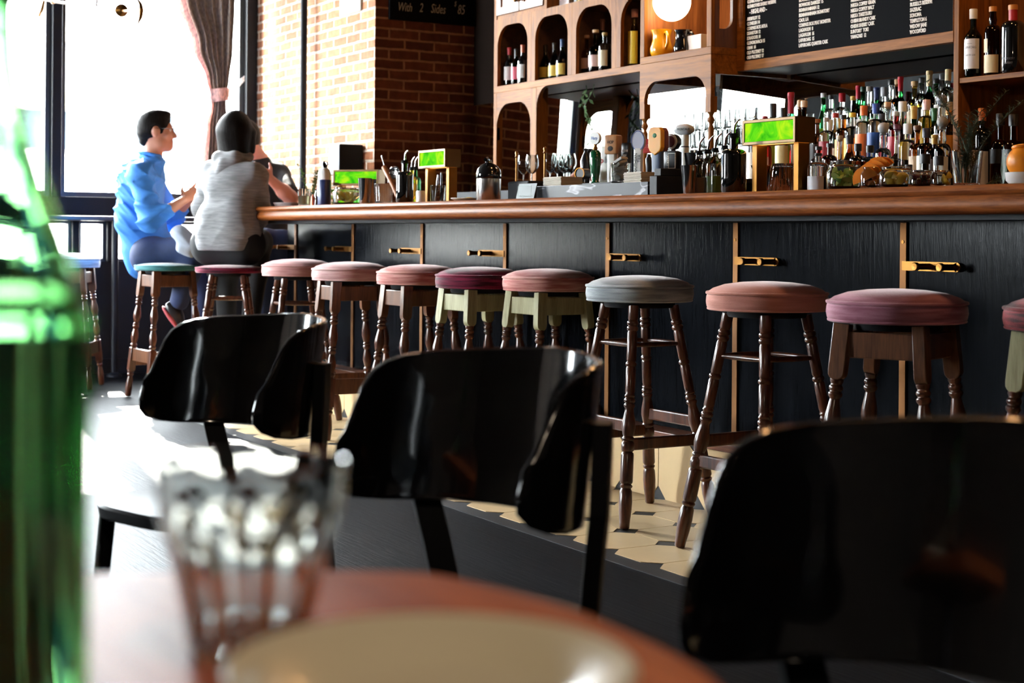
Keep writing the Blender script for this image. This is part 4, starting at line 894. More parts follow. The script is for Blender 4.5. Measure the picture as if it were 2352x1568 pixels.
jar(767, 3.42, .034, .13, 'tall jar of lime pieces behind the lemon jar at the far end of the bar'); fruit_pile(767, 3.42, .024, 6, .019, lime_m, lime_f, 'lime_wedge', 'lime piece in the tall jar at the far end of the bar', 'lime pieces in the tall jar', zmax=.075)
jar(797, 3.26, .072, .088, 'wide jar of lemon peel in front of the far green lamp'); fruit_pile(797, 3.26, .052, 12, .022, lem_m, lem_f, 'lemon_piece', 'lemon piece in the wide jar at the far end of the bar', 'lemon pieces in the wide jar', zmax=.03, seed=4)
def tin(px, Y, r, h, lab, mm=steel, z=BT):
    t = thing('shaker_tin', lab, 'shaker', (X(px, Y), Y, z), 0, 'steel shaker tins'); MB().lathe([(0, 0), (r*.72, 0), (r*.74, .003), (r, h), (r*1.02, h+.002), (r*.98, h), (r*.72, .006), (0, .005)], 28).build('cup', mm, t, smooth=45); return t
tin(838, 3.22, .034, .125, 'steel shaker tin beside the lemon jar, nearer the room'); tin(849, 3.33, .034, .128, 'steel shaker tin with warm reflection behind the other tin')
# ribbed pot of tools, muddler, spoon, strainer
rp_ = thing('ribbed_glass', 'ribbed glass pot holding bar tools beside the dark oil bottle', 'glass', (X(881, 3.3), 3.3, BT))
b = MB(); n = 48; P = []
for z, r in ((0, .036), (.004, .04), (.095, .045), (.1, .043)):
    P.append([Vector(((r*(1+.045*(k % 2)))*math.cos(2*PI*k/n), (r*(1+.045*(k % 2)))*math.sin(2*PI*k/n), z)) for k in range(n)])
P.append([Vector((.034*math.cos(2*PI*k/n), .034*math.sin(2*PI*k/n), .012)) for k in range(n)])
b.grid(P, 0, True); b.add([(.034*math.cos(2*PI*k/n), .034*math.sin(2*PI*k/n), .012) for k in range(n)], [tuple(range(n))]); b.add(P[0], [tuple(reversed(range(n)))]); b.build('pot', g_clear, rp_, smooth=30)
x0 = X(881, 3.3)
rt = Vector((sa, ca, 0))      # the room direction that runs to the right of the photo
def lean_tool(name, lab, cat, px0, py0, px1, py1, Y, mk, mm):
    a = atY(px0, py0, Y); c = atY(px1, py1, Y); b = MB(); mk(b, Vector((0, 0, 0)), c-a); o = b.build(name, mm, loc=a, smooth=50); return tag(o, lab, cat)
lean_tool('muddler', 'wooden muddler leaning in the ribbed glass pot', 'muddler', 915, 452, 882, 384, 3.29, lambda b, p, q: b.turned(p, q, [(.013, 0), (.014, .05), (.011, .3), (.0105, .6), (.0125, .8), (.0115, .82), (.0125, .84), (.0115, .86), (.013, .9), (.0125, 1)], 18), wood('beech', '#8a5230', '#b5774c', 'Z', 2, .5))
lean_tool('bar_spoon', 'twisted steel bar spoon leaning in the ribbed glass pot', 'spoon', 893, 420, 877, 357, 3.33, lambda b, p, q: b.turned(p, q, [(.0022, 0)]+[(.0022 if i % 2 else .0034, .02+.8*i/24) for i in range(25)]+[(.0035, .85), (.005, .95), (.003, 1)], 10), steel)
def strainer(b, p, q):
    b.turned(p, q, [(.004, 0), (.004, .55), (.003, .56)], 8); c = p+(q*.78)
    b.lathe([(.03, -.003), (.033, 0), (.03, .003), (.026, 0)], 24, 0, Matrix.Translation(c) @ Matrix.Rotation(PI/2, 4, 'X') @ Matrix.Rotation(.5, 4, 'Y'))
    for i in range(5): b.tube([c+Vector((-.024, 0, -.016+.008*i)), c+Vector((.024, 0, -.016+.008*i))], .0018, 6)
lean_tool('strainer', 'steel strainer standing in the ribbed glass pot', 'strainer', 918, 445, 903, 382, 3.31, strainer, steel)
# pourers
def pour_bottle(px, py, Y, r, kind, gm, lab, grp, liquid=None, square=False, pour=.055, rz=.2, z=BT):
    p = atY(px, py, Y); H = p.z-z; h = H-pour; t = thing('pour_bottle', lab, 'bottle', (p.x, Y, z), 0, grp)
    if square:
        w = r*.9; nr = r*.42; hh = h*.66; b = MB()
        P = []
        for zz, ww, e in ((0, w*.96, 4.5), (.004, w, 4.5), (hh, w, 4.5), (hh+.012, w*.86, 3.4), (hh+.026, nr*1.15, 2.2), (h*.86, nr, 2), (h*.95, nr, 2), (h*.955, nr*1.2, 2), (h*.99, nr*1.2, 2)):
            P.append([Vector((ww*math.copysign(abs(math.cos(a))**(2/e), math.cos(a)), ww*math.copysign(abs(math.sin(a))**(2/e), math.sin(a)), zz)) for a in [2*PI*k/32 for k in range(32)]])
        b.grid(P, 0, True); b.add(P[0], [tuple(reversed(range(32)))]); b.add(P[-1], [tuple(range(32))]); b.build('glass_body', gm, t, smooth=40)
        if liquid:
            L_ = []
            for zz in (.006, hh*.62): L_.append([v.xy.to_3d()*.93+Vector((0, 0, zz)) for v in P[2]])
            q = MB().grid(L_, 0, True); q.add(L_[0], [tuple(reversed(range(32)))]); q.add(L_[1], [tuple(range(32))]); q.build('syrup', liquid, t, smooth=40)
    else:
        pr, nr, s, n = bottle_profile(kind, h, r); MB().lathe(pr, 24).build('glass_body', gm, t, smooth=50)
    MB().lathe([(0, h*.95), (nr*1.0, h*.95), (nr*1.25, h*.985), (nr*1.25, h*1.0), (nr*.95, h*1.004), (nr*1.2, h*1.03), (nr*.9, h*1.035), (nr*1.1, h*1.05), (0, h*1.055)], 16).build('stopper', black_paint, t, smooth=30)
    a = Vector((math.cos(rz), math.sin(rz), 0)); MB().tube([(0, 0, h*1.05), a*.004+Vector((0, 0, h*1.05+pour*.5)), a*.016+Vector((0, 0, h*1.05+pour*.75)), a*.026+Vector((0, 0, h+pour))], [.0048, .0042, .0036, .003], 10).build('spout', steel, t, smooth=60)
    return t
pg = 'pourer bottles beside the small green lamp'
pour_bottle(930, 346, 3.28, .042, 'spirit', g_black, 'dark bottle with tall steel pourer beside the ribbed pot', pg)
pour_bottle(946, 361, 3.36, .028, 'spirit', g_yel, 'pourer bottle of pale oil left of the small green lamp', pg)
pour_bottle(954, 361, 3.42, .028, 'spirit', g_dgreen, 'dark green pourer bottle tucked behind the small green lamp', pg)
sm = thing('spice_jar', 'small white spice jar under the edge of the small green lamp', 'jar', (X(966, 3.27), 3.27, BT)); MB().lathe([(0, 0), (.02, 0), (.021, .05), (.018, .056), (0, .057)], 18).build('body', mat('white_ceramic', '#dcd8d4', .4), sm)
# tools under the small lamp
for i, (px, dx, hh, mm, nm, lab) in enumerate([(990, .02, .13, steel, 'bar_knife', 'steel bar knife standing under the small green lamp'), (1004, -.01, .14, black_gloss, 'peeler', 'black peeler standing under the small green lamp'), (1023, .012, .135, mat('red_tool', '#b8342a', .4), 'tongs', 'red handled tongs standing under the small green lamp')]):
    x = X(px, 3.38); tag(MB().tube([(0, 0, 0), (dx*.5, .004, hh*.5), (dx, .006, hh)], [.005, .006, .004], 8).build(nm, mm, loc=(x, 3.4, BT+.006), smooth=60), lab, nm.replace('bar_', ''))
tp = thing('tool_cup', 'glass tool cup under the small green lamp', 'cup', (X(1005, 3.4), 3.4, BT)); tumbler_mb(.034, .038, .085).build('tumbler', g_clear, tp, smooth=40)
pl_ = tag(MB().lathe([(0, 0), (.045, 0), (.072, .014), (.07, .016), (.045, .005), (0, .005)], 32).build('saucer', mat('cream_ceramic', '#e0d8c8', .4), loc=(X(1072, 3.3), 3.3, BT), smooth=40), 'small cream saucer between the green lamp and the steel flask', 'saucer')
tag(MB().ball((0, 0, .007), (.03, .02, .007), 14).build('lemon_slice', lem_m, loc=(X(1078, 3.3), 3.3, BT+.006), smooth=80), 'yellow citrus slice on the cream saucer', 'lemon')
# vacuum flask
ff = thing('coffee_flask', 'steel coffee flask with black top in front of the brick', 'flask', (X(1122, 3.32), 3.32, BT))
MB().lathe([(0, 0), (.052, 0), (.054, .004), (.054, .098), (.052, .1), (0, .1)], 36).build('body', mat('brushed_steel', '#c4c0bc', .25, metal=1.), ff)
MB().lathe([(.054, .1), (.056, .104), (.056, .118), (.05, .14), (.034, .158), (.014, .168), (.012, .18), (0, .182)], 32).tube([(0, 0, .172), (.02, -.02, .185), (.035, -.035, .178)], .009, 10).build('lid', black_gloss, ff, smooth=60)
# ---- marble drip ledge, cards, coasters, black box
Ym = 3.2; xa = X(1232, Ym); xb = X(1488, Ym)
def marble(name):
    m, nt, b = new_mat(name); N, L = nt.nodes, nt.links; setp(b, rough=.3)
    tc = N.new('ShaderNodeTexCoord'); mp = N.new('ShaderNodeMapping'); mp.inputs['Rotation'].default_value = (0, .6, .4); mp.inputs['Scale'].default_value = (.8, 1, 3); L.new(tc.outputs['Object'], mp.inputs['Vector'])
    n = N.new('ShaderNodeTexNoise'); n.inputs['Scale'].default_value = 3.4; n.inputs['Detail'].default_value = 3; n.inputs['Distortion'].default_value = .35; L.new(mp.outputs[0], n.inputs['Vector'])
    s = N.new('ShaderNodeMath'); s.operation = 'SUBTRACT'; s.inputs[1].default_value = .5; L.new(n.outputs['Fac'], s.inputs[0]); ab = N.new('ShaderNodeMath'); ab.operation = 'ABSOLUTE'; L.new(s.outputs[0], ab.inputs[0])
    rp = N.new('ShaderNodeValToRGB'); e = rp.color_ramp.elements; e[0].position = 0; e[0].color = lin('#b9bac0'); e[1].position = .016; e[1].color = lin('#282a31'); L.new(ab.outputs[0], rp.inputs['Fac']); L.new(rp.outputs['Color'], b.inputs['Base Color']); return m
ml = thing('marble_ledge', 'black veined marble drip ledge on the bar below the beer taps', 'ledge', ((xa+xb)/2, Ym, BT))
MB().box((xa-xb)/2, 0, 0, (xb-xa)/2, .36, .049).build('slab', marble('black_marble'), ml, smooth=0, bevel=.002)
dt = thing('draft_tower', 'long black draft tower behind the marble ledge carrying the beer tap handles', 'tap tower', ((xa+xb)/2+.1, 3.66, 0)); MB().box((xa-xb)/2+.1, -.055, 0, (xb-xa)/2+.02, .06, 1.17).build('column', black_paint, dt, smooth=0, bevel=.006); MB().box((xa-xb)/2-.34, -.26, 1.1605, (xb-xa)/2+.02, .06, 1.176).build('top_plate', black_paint, dt, smooth=0, bevel=.002)
bbx = X(1490, 3.2)
tag(MB().box(bbx+.004, 3.2, BT, bbx+.05, 3.52, BT+.068).box(bbx+.004, 3.22, BT+.068, bbx+.046, 3.5, BT+.095).build('napkin_caddy', black_paint, smooth=0, bevel=.003), 'black bar caddy at the end of the marble ledge', 'caddy')
card = tag(MB().box(-.07, -.002, 0, .07, .002, .062, 0, Matrix.Rotation(-.25, 4, 'X')).build('menu_card', mat('dark_green_card', '#2c3a38', .6), loc=(X(1206, 3.17), 3.17, BT), smooth=0), 'dark green menu card leaning at the end of the marble ledge', 'card')
MB().strip([(-.05, .012), (.05, .012), (.05, .05), (-.05, .05), (-.05, .012)], [(-.052, .01), (.052, .01), (.052, .052), (-.052, .052), (-.052, .01)], 'Y', -.0028, -.002).build('printed_border', mat('card_print', '#6f7f78', .6), card, smooth=0)
tag(MB().box(-.11, -.06, 0, .07, .08, .085).build('bar_tray', black_paint, loc=(X(1222, 3.42), 3.42, BT), smooth=0, bevel=.01), 'black bar box behind the menu card', 'box')
def coasters(px, Y, w, h, n, lab, col='#c0b4a4', rz=0.0):
    x = X(px, Y); z = BT+.0495; first = None
    for i in range(n):
        if first is None: first = tag(MB().box(-w/2, -.05, 0, w/2, .05, h/n*.86).build('coaster', mat('pulp_board', col, .8, noise=.1), loc=(x, Y, z), smooth=0, bevel=.001), lab, 'coaster', lab.replace('coaster', 'coasters'))
        else:
            c = first.copy(); COL.objects.link(c); c.location = (x+random.uniform(-.002, .002), Y+random.uniform(-.002, .002), z+h/n*i)
coasters(1293, 3.27, .135, .036, 8, 'pulp board coaster in the stack at the far end of the marble ledge')
coasters(1478, 3.27, .112, .038, 8, 'pulp board coaster in the stack by the black caddy')
# ---- beer taps
def tap(px, py_top, py_bot, Y, lab):
    a = atY(px, py_bot, Y); c = atY(px, py_top, Y); t = thing('tap_handle', lab, 'beer tap', (a.x, Y, a.z), .42+.12*math.sin(px), 'beer tap handles on the draft tower')
    # every handle faces the room, turned a little to the door
    dz = a.z-1.1765; MB().lathe([(.012, -dz), (.012, -dz+.006), (.0075, -dz+.012), (.0075, .012), (0, .012)], 14).build('ferrule', brass, t, smooth=45)
    return t, c.z-a.z
def superbox(b, w, d, z0, z1, e=4, seg=28, taper=1., mi=0, rnd=.2):
    P = []; H_ = z1-z0
    for f, k in ((0, 1-rnd*.5), (.04, 1-.1*rnd), (.1, 1), (.9, 1), (.96, 1-.1*rnd), (1, 1-rnd*.5)):
        tt = 1+(taper-1)*f
        P.append([Vector((w*k*tt*math.copysign(abs(math.cos(a))**(2/e), math.cos(a)), d*k*tt*math.copysign(abs(math.sin(a))**(2/e), math.sin(a)), z0+H_*f)) for a in [2*PI*j/seg for j in range(seg)]])
    b.grid(P, mi, True); b.add(P[0], [tuple(reversed(range(seg)))], mi); b.add(P[-1], [tuple(range(seg))], mi); return b
def put_text(parent, body, size, M, mm, xs=.8):
    vs, fs = text_mesh(body, size, xs, .0004, 'CENTER'); b = MB(); b.add(vs, fs, 0, M); return b.build('lettering', mm, parent, smooth=0, fix=False)
FACE = Matrix.Rotation(PI/2, 4, 'X')
ink = mat('label_ink', '#1c1a1a', .7)
enam = mat('tap_green', '#0f5a36', .15, coat=1.)
ivory = mat('tap_ivory', '#e2e2dc', .35); tan_wood = wood('tap_tan_wood', '#8a5a34', '#c08a58', 'Z', 2, .45); tap_black = mat('tap_black', '#1a1b1f', .3); navy = mat('tap_navy', '#3a4c68', .4, noise=.15); orange_p = mat('tap_orange', '#f0a21c', .4); tap_red = mat('tap_red', '#b3261e', .35)
# green turned handle with a round disc
t, h = tap(1367, 306, 424, 3.5, 'green turned tap handle topped by a round white disc reading Harp')
MB().lathe([(0, .0), (.021, .0), (.021, .008), (.014, .014), (.02, .05), (.0245, .1), (.0225, .13), (.014, .142), (0, .143)], 24).build('grip', enam, t, smooth=60)
MB().lathe([(.009, .142), (.011, .15), (.006, .158), (.008, .165)], 14).build('collar', brass, t, smooth=60)
dk = MB().lathe([(0, -.008), (.025, -.008), (.0265, 0), (.025, .008), (0, .008)], 28, 0, Matrix.Translation((0, 0, .19)) @ Matrix.Rotation(PI/2, 4, 'X')).build('disc', ivory, t, smooth=40)
put_text(dk, 'Harp', .019, Matrix.Translation((0, -.0095, .184)) @ FACE, mat('tap_blue_ink', '#2f6ab8', .5))
# round black medallion tap
t, h = tap(1345, 330, 424, 3.58, 'black tap handle with brass neck behind the green one')
MB().lathe([(0, 0), (.016, 0), (.022, .05), (.024, .1), (.012, .13), (.007, .14), (.012, .15), (0, .155)], 20).build('grip', tap_black, t, smooth=60)
t, h = tap(1338, 378, 424, 3.5, 'short black tap with a round gold-ringed medallion')
MB().cyl((0, 0, 0), (0, 0, .05), .009, 14).cyl((0, .03, .045), (0, -.02, .045), .024, 24).build('grip', tap_black, t, smooth=40)
MB().lathe([(.022, .0), (.025, 0), (.025, .004), (.022, .004), (.022, 0)], 28, 0, Matrix.Translation((0, -.02, .045)) @ Matrix.Rotation(PI/2, 4, 'X')).build('ring', brass, t, smooth=40)
# white pb handle
t, h = tap(1389, 338, 422, 3.58, 'tall ivory tap handle with a red p and grey b')
superbox(MB(), .024, .012, 0, .155, 3, taper=.85).build('grip', ivory, t, smooth=40)
put_text(t, 'p', .04, Matrix.Translation((-.008, -.0125, .085)) @ FACE, tap_red); put_text(t, 'b', .04, Matrix.Translation((.012, -.0125, .085)) @ FACE, mat('tap_grey_ink', '#9aa0a8', .5))
# wooden block tap
t, h = tap(1408, 309, 424, 3.6, 'tap handle with a square tan wood block reading HOP over a white stem')
superbox(MB(), .022, .02, 0, .135, 4).build('grip', ivory, t, smooth=40)
bl = superbox(MB(), .031, .026, .125, .205, 7, rnd=.35).build('block', tan_wood, t, smooth=40); put_text(bl, 'HOP', .019, Matrix.Translation((0, -.0268, .168)) @ FACE, ink); MB().ball((0, -.026, .148), (.013, .002, .011), 12).build('emblem', ink, bl)
MB().box(.0225, -.012, 0, .028, .014, .13).build('wood_side', tan_wood, t, smooth=0)
# dark slat tap
t, h = tap(1438, 335, 415, 3.62, 'narrow black tap handle reading STONE down its face')
superbox(MB(), .021, .011, 0, .155, 6, rnd=.3).build('grip', tap_black, t, smooth=40)
put_text(t, 'STONE', .0135, Matrix.Translation((0, -.0118, .118)) @ FACE, letter_white, .8); MB().box(-.004, -.0125, .03, .004, -.011, .108).box(-.009, -.0125, .1, .009, -.011, .108).build('emblem', letter_white, t, smooth=0)
# white oval paddle
t, h = tap(1466, 305, 408, 3.5, 'white paddle tap handle with an oval head reading SOUTHERN TIER')
superbox(MB(), .0175, .008, 0, .115, 4, taper=1.05).build('grip', ivory, t, smooth=40)
ov = MB().lathe([(0, -.006), (.029, -.006), (.031, 0), (.029, .006), (0, .006)], 30, 0, Matrix.Translation((0, 0, .145)) @ Matrix.Diagonal((1, 1, 1.4, 1)) @ Matrix.Rotation(PI/2, 4, 'X')).build('oval_head', mat('tap_pale_blue', '#c4cbdc', .4), t, smooth=40)
MB().lathe([(.026, -.0075), (.0285, -.0075), (.0285, -.006), (.026, -.006), (.026, -.0075)], 30, 0, Matrix.Translation((0, -.0138, .145)) @ Matrix.Diagonal((1, 1, 1.4, 1)) @ Matrix.Rotation(PI/2, 4, 'X')).build('oval_rim', mat('tap_blue_ink2', '#4a5fa0', .5), ov, smooth=40)
V90 = FACE @ Matrix.Rotation(PI/2, 4, 'Z')
put_text(t, 'SOUTHERN', .0185, Matrix.Translation((-.002, -.0092, .055)) @ V90, ink, .85); put_text(t, 'TIER', .0185, Matrix.Translation((.0135, -.0092, .075)) @ V90, ink, .85)
# red block on black grip
t, h = tap(1490, 318, 402, 3.62, 'red square tap handle on a black turned grip')
MB().lathe([(0, 0), (.011, 0), (.013, .03), (.014, .065), (.008, .075), (.009, .083), (0, .085)], 16).build('grip', tap_black, t, smooth=60)
rb = superbox(MB(), .034, .011, .088, .145, 8, rnd=.3).build('block', tap_red, t, smooth=40); put_text(rb, 'COO', .018, Matrix.Translation((0, -.0118, .11)) @ FACE, mat('pink_ink', '#d89a9a', .5))
# orange shield over navy
t, h = tap(1512, 287, 402, 3.48, 'navy tap handle with a tall orange shield head')
superbox(MB(), .021, .018, 0, .13, 4, taper=1.25).build('grip', navy, t, smooth=40)
shd = [(-.031, .105), (-.024, .09), (0, .074), (.024, .09), (.031, .105), (.031, .168), (.022, .182), (-.022, .182), (-.031, .168)]
hd = MB().prism(shd, 'Y', -.026, -.002).build('shield', orange_p, t, smooth=0, bevel=.004); MB().prism([(x*.99, z) for x, z in shd], 'Y', -.001, .026).build('shield_back', mat('tap_brick_red', '#7c3a30', .5), t, smooth=0, bevel=.004)
put_text(hd, 'HONEY', .011, Matrix.Translation((0, -.0268, .163)) @ FACE, mat('red_ink', '#b8482a', .5)) if False else None
MB().ball((0, -.026, .15), (.0095, .002, .009), 12).build('emblem', mat('leaf_ink', '#2a7a3a', .5), hd)
# round badge + AVERY block
t, h = tap(1545, 303, 396, 3.56, 'tap handle with a round dark red badge ringed in white')
MB().cyl((0, 0, 0), (0, 0, .09), .011, 14).build('grip', tap_black, t)
bd_ = MB().lathe([(0, -.02), (.026, -.02), (.03, -.014), (.03, .014), (.026, .02), (0, .02)], 28, 0, Matrix.Translation((0, 0, .118)) @ Matrix.Rotation(PI/2, 4, 'X')).build('badge', tap_black, t, smooth=35)
MB().lathe([(0, 0), (.0225, 0), (.0215, .004), (0, .005)], 28, 0, Matrix.Translation((0, -.02, .118)) @ Matrix.Rotation(PI/2, 4, 'X')).build('badge_face', mat('tap_maroon', '#5a1c1e', .35), bd_, smooth=40)
MB().lathe([(.023, -.001), (.0305, -.001), (.0305, .004), (.023, .004), (.023, -.001)], 28, 0, Matrix.Translation((0, -.0165, .118)) @ Matrix.Rotation(PI/2, 4, 'X')).build('badge_rim', ivory, bd_, smooth=40)
t, h = tap(1545, 340, 396, 3.44, 'black shield tap handle reading AVERY down one face')
av = superbox(MB(), .03, .02, .005, .08, 7, rnd=.5).build('grip', tap_black, t, smooth=40); put_text(av, 'AVERY', .0165, Matrix.Translation((-.0135, -.0212, .043)) @ FACE @ Matrix.Rotation(-PI/2, 4, 'Z'), letter_white, .8)
MB().strip([(-.004, .016), (.024, .016), (.024, .07), (-.004, .07), (-.004, .016)], [(-.0055, .0145), (.0255, .0145), (.0255, .0715), (-.0055, .0715), (-.0055, .0145)], 'Y', -.0218, -.019).build('outline', letter_white, av, smooth=0)
# lighthouse-like MONTAUK tap
t, h = tap(1573, 281, 398, 3.52, 'white tap handle with a rounded sideways head reading MONTAUK')
MB().lathe([(0, 0), (.018, 0), (.0165, .05), (.0145, .11), (.0145, .145), (0, .15)], 22).build('grip', ivory, t, smooth=60)
MB().lathe([(.0155, .098), (.0162, .1), (.0155, .102)], 22).build('band', tap_black, t)
mh = MB().ball((-.004, 0, .165), (.042, .024, .022), 22).build('head', mat('tap_grey_white', '#c9c9cb', .35), t, smooth=80)
put_text(mh, 'MONTAUK', .0125, Matrix.Translation((.004, -.0243, .161)) @ FACE, ink, .85)
# glass of matchbooks
mg = thing('rocks_glass', 'rocks glass stuffed with printed matchbooks at the edge of the marble ledge', 'glass', (X(1425, 3.26), 3.26, BT+.0495)); tumbler_mb(.036, .04, .075).build('tumbler', g_clear, mg, smooth=40)
m0 = None
for i in range(6):
    M_ = (X(1425, 3.26)+random.uniform(-.008, .008), 3.26+random.uniform(-.008, .008), BT+.066+.0135*i)
    if m0 is None: m0 = tag(MB().box(-.024, -.019, -.005, .024, .019, .005).build('matchbook', mat('printed_card', '#b9b4ae', .7, noise=.5, nscale=120), loc=M_, smooth=0, bevel=.001), 'printed matchbook stuffed in the rocks glass', 'matchbook', 'matchbooks in the rocks glass'); o = m0
    else: o = m0.copy(); COL.objects.link(o); o.location = M_
    o.rotation_euler = (random.uniform(-.4, .4), random.uniform(-.5, .1), random.uniform(-.8, .8))
# black cup and pour bottles by the big lamp
tag(MB().lathe([(0, 0), (.026, 0), (.036, .1), (.034, .1), (.025, .006), (0, .006)], 24).build('cup', black_paint, loc=(X(1593, 3.5), 3.5, 1.1765), smooth=40), 'black cup behind the square oil bottles', 'cup')
tin(1583, 3.26, .03, .1, 'narrow steel jigger tin at the end of the black caddy')
sq = 'square pourer bottles left of the big green lamp'
pour_bottle(1606, 315, 3.3, .027, 'slim', g_clear, 'square bottle of pinkish syrup with steel pourer', sq, mat('pink_syrup', '#c99a8a', .1, trans=.6), True)
pour_bottle(1627, 312, 3.33, .027, 'slim', g_clear, 'square bottle of clear syrup, second of the pourer bottles', sq, mat('clear_syrup', '#b9bcae', .1, trans=.7), True)
pour_bottle(1643, 308, 3.28, .027, 'slim', g_clear, 'square bottle of green syrup with steel pourer', sq, mat('green_syrup', '#8a9440', .1, trans=.5), True)
pour_bottle(1665, 304, 3.42, .027, 'slim', g_clear, 'square bottle of dark syrup behind the big black bottle', sq, mat('dark_syrup', '#1c1c22', .1), True)
pour_bottle(1686, 275, 3.27, .043, 'spirit', g_black, 'big black bottle with pourer beside the big green lamp', sq)
# under the big lamp: ribbed tumblers upside down and an amber funnel glass
def ribbed(loc, lab, s=1.):
    t = thing('ribbed_tumbler', lab, 'glass', loc, .1, 'ribbed tumblers under the big green lamp'); n = 40; P = []
    for z, r in ((0, .044), (.003, .046), (.095, .035), (.1, .033)): P.append([Vector((r*s*(1+.05*(k % 2))*math.cos(2*PI*k/n), r*s*(1+.05*(k % 2))*math.sin(2*PI*k/n), z*s)) for k in range(n)])
    b = MB().grid(P, 0, True); b.add(P[-1], [tuple(range(n))]); Q = [[Vector((v.x*.9, v.y*.9, min(v.z, .09*s))) for v in P[0]], [Vector((v.x*.88, v.y*.88, .088*s)) for v in P[2]]]
    b.grid(Q, 0, True); b.add(Q[1], [tuple(reversed(range(n)))]); b.grid([P[0], Q[0]], 0, True); b.build('tumbler', g_clear, t, smooth=25); return t
ribbed((X(1799, 3.42), 3.42, BT), 'large upturned ribbed tumbler under the big green lamp', 1.02); ribbed((X(1775, 3.5), 3.5, BT), 'upturned ribbed tumbler behind the larger one under the big lamp', .95)
fg = thing('amber_glass', 'amber tinted stemmed glass under the big green lamp beside its brass leg', 'glass', (X(1748, 3.42), 3.42, BT)); MB().lathe([(0, 0), (.03, 0), (.031, .003), (.006, .01), (.006, .03), (.02, .06), (.036, .1), (.034, .1), (.018, .062), (0, .045)], 24).build('bowl', glass('amber_tint', '#c98a5a'), fg, smooth=50)
# right of the big lamp
bottle((X(1878, 3.42), 3.42, BT), .13, .033, 'spirit', g_clear, '#3a3a3e', '#d4d4d8', 'short clear bottle with grey-white label right of the big green lamp', capk='cap', lz=(.02, .42))
jar(1938, 3.27, .054, .078, 'wide glass jar of lime wedges near the big green lamp'); fruit_pile(1938, 3.27, .036, 11, .021, lime_m, lime_f, 'lime_wedge', 'lime wedge in the wide jar near the big green lamp', 'lime wedges in the wide jar', zmax=.03, seed=9)
tag(tumbler_mb(.04, .042, .05).build('mixing_tin', steel, loc=(X(1936, 3.5), 3.5, BT+.055), smooth=40), 'polished steel mixing tin behind the lime jar', 'tin')
tag(tumbler_mb(.034, .036, .05).build('mixing_tin', mat('copper', '#9a5a3a', .2, metal=1.), loc=(X(1966, 3.56), 3.56, BT+.055), smooth=40), 'copper coloured mixing tin behind the lime jar', 'tin')
tag(MB().box(X(1900, 3.5), 3.44, BT, X(1985, 3.5), 3.6, BT+.0545).build('tin_stand', black_paint, smooth=0, bevel=.003), 'black stand under the steel tins behind the lime jar', 'stand')
jar(2003, 3.27, .036, .066, 'glass jar of orange slices between the lime and lemon jars')
def half_slice(r, th, rind, flesh):
    n = 14; P0 = [(r*math.cos(PI*i/n), r*math.sin(PI*i/n)) for i in range(n+1)]
    b = MB().prism(P0, 'Y', -th, th, 0); b.prism([(x*.88, .002+y*.88) for x, y in P0], 'Y', -th-.0006, th+.0006, 1); return b
fo = None
for i in range(5):
    loc = (X(2010, 3.27)+.006*i-.02, 3.25+.012*i, BT+.028+.01*min(i, 3)); rot = (.15, -.35-.05*i, .35)
    if fo is None: fo = tag(half_slice(.04, .004, or_m, or_f).build('orange_slice', [or_m, or_f], smooth=40), 'orange slice fanned above the jar beside the lemons', 'orange', 'orange slices fanned above the jar'); o = fo
    else: o = fo.copy(); COL.objects.link(o)
    o.location = loc; o.rotation_euler = rot
fruit_pile(2003, 3.27, .022, 4, .019, or_m, or_f, 'orange_wedge', 'orange wedge inside the small jar', 'orange wedges in the jar', zmax=.012, seed=3)
jar(2058, 3.27, .05, .064, 'wide jar of cut lemons beside the oranges'); fruit_pile(2058, 3.27, .034, 8, .021, lem_m, lem_f, 'lemon_half', 'cut lemon in the wide jar beside the oranges', 'cut lemons in the wide jar', zmax=.012, seed=5, ang=PI)
jar(2118, 3.29, .042, .052, 'low jar of dark cherries between the lemon jar and the rosemary glass'); 
chm = mat('cherry', '#4a1216', .2, coat=.6); ch = None; rnd = random.Random(11)
for i in range(12):
    a = i*2.4; q = .027*math.sqrt(i/12); loc = (X(2118, 3.29)+q*math.cos(a), 3.29+q*math.sin(a), BT+.02+.012*(i % 2))
    if ch is None: ch = tag(MB().ball((0, 0, 0), .0095, 14).build('cherry', chm, loc=loc, smooth=80), 'dark cherry in the low jar', 'cherry', 'cherries in the low jar')
    else: o = ch.copy(); COL.objects.link(o); o.location = loc
jar(2160, 3.3, .03, .05, 'small jar with a lemon slice beside the rosemary glass'); fruit_pile(2168, 3.3, .012, 2, .018, lem_m, lem_f, 'lemon_slice', 'lemon slice in the small jar beside the rosemary', 'lemon slices in the small jar', zmax=.01, seed=2)
# rosemary glass
rx = X(2220, 3.25); rg = thing('rosemary_glass', 'tall tumbler holding long rosemary sprigs near the end of the bar', 'glass', (rx, 3.25, BT)); tumbler_mb(.034, .043, .098).build('tumbler', g_clear, rg, smooth=40)
RS = [((-.30, -.30), .285), ((-.22, -.22), .25), ((.30, .34), .25), ((.42, .42), .22), ((.05, .0), .19), ((.2, .1), .17), ((-.1, .1), .16), ((.1, .22), .2)]
for i, (ln, hh) in enumerate(RS):
    s = sprig((rx+.013*math.cos(i*2.2), 3.25+.013*math.sin(i*2.2), BT+.012), hh, 150, needle_m, 20+i, ln, .022, .0028, 'rosemary_sprig')
    tag(s, 'rosemary sprig standing in the tall tumbler near the end of the bar', 'herb', 'rosemary sprigs in the tall tumbler')
for i in range(4):
    s = sprig((X(2262+9*i, 3.3), 3.3+.01*i, BT+.008), .09, 70, needle_m, 40+i, (0, 0), .02, .003, 'rosemary_sprig'); s.rotation_euler = (0, 1.42, i*.7)
    tag(s, 'loose rosemary sprig lying on the bar beside the white bowl', 'herb', 'loose rosemary sprigs on the bar')
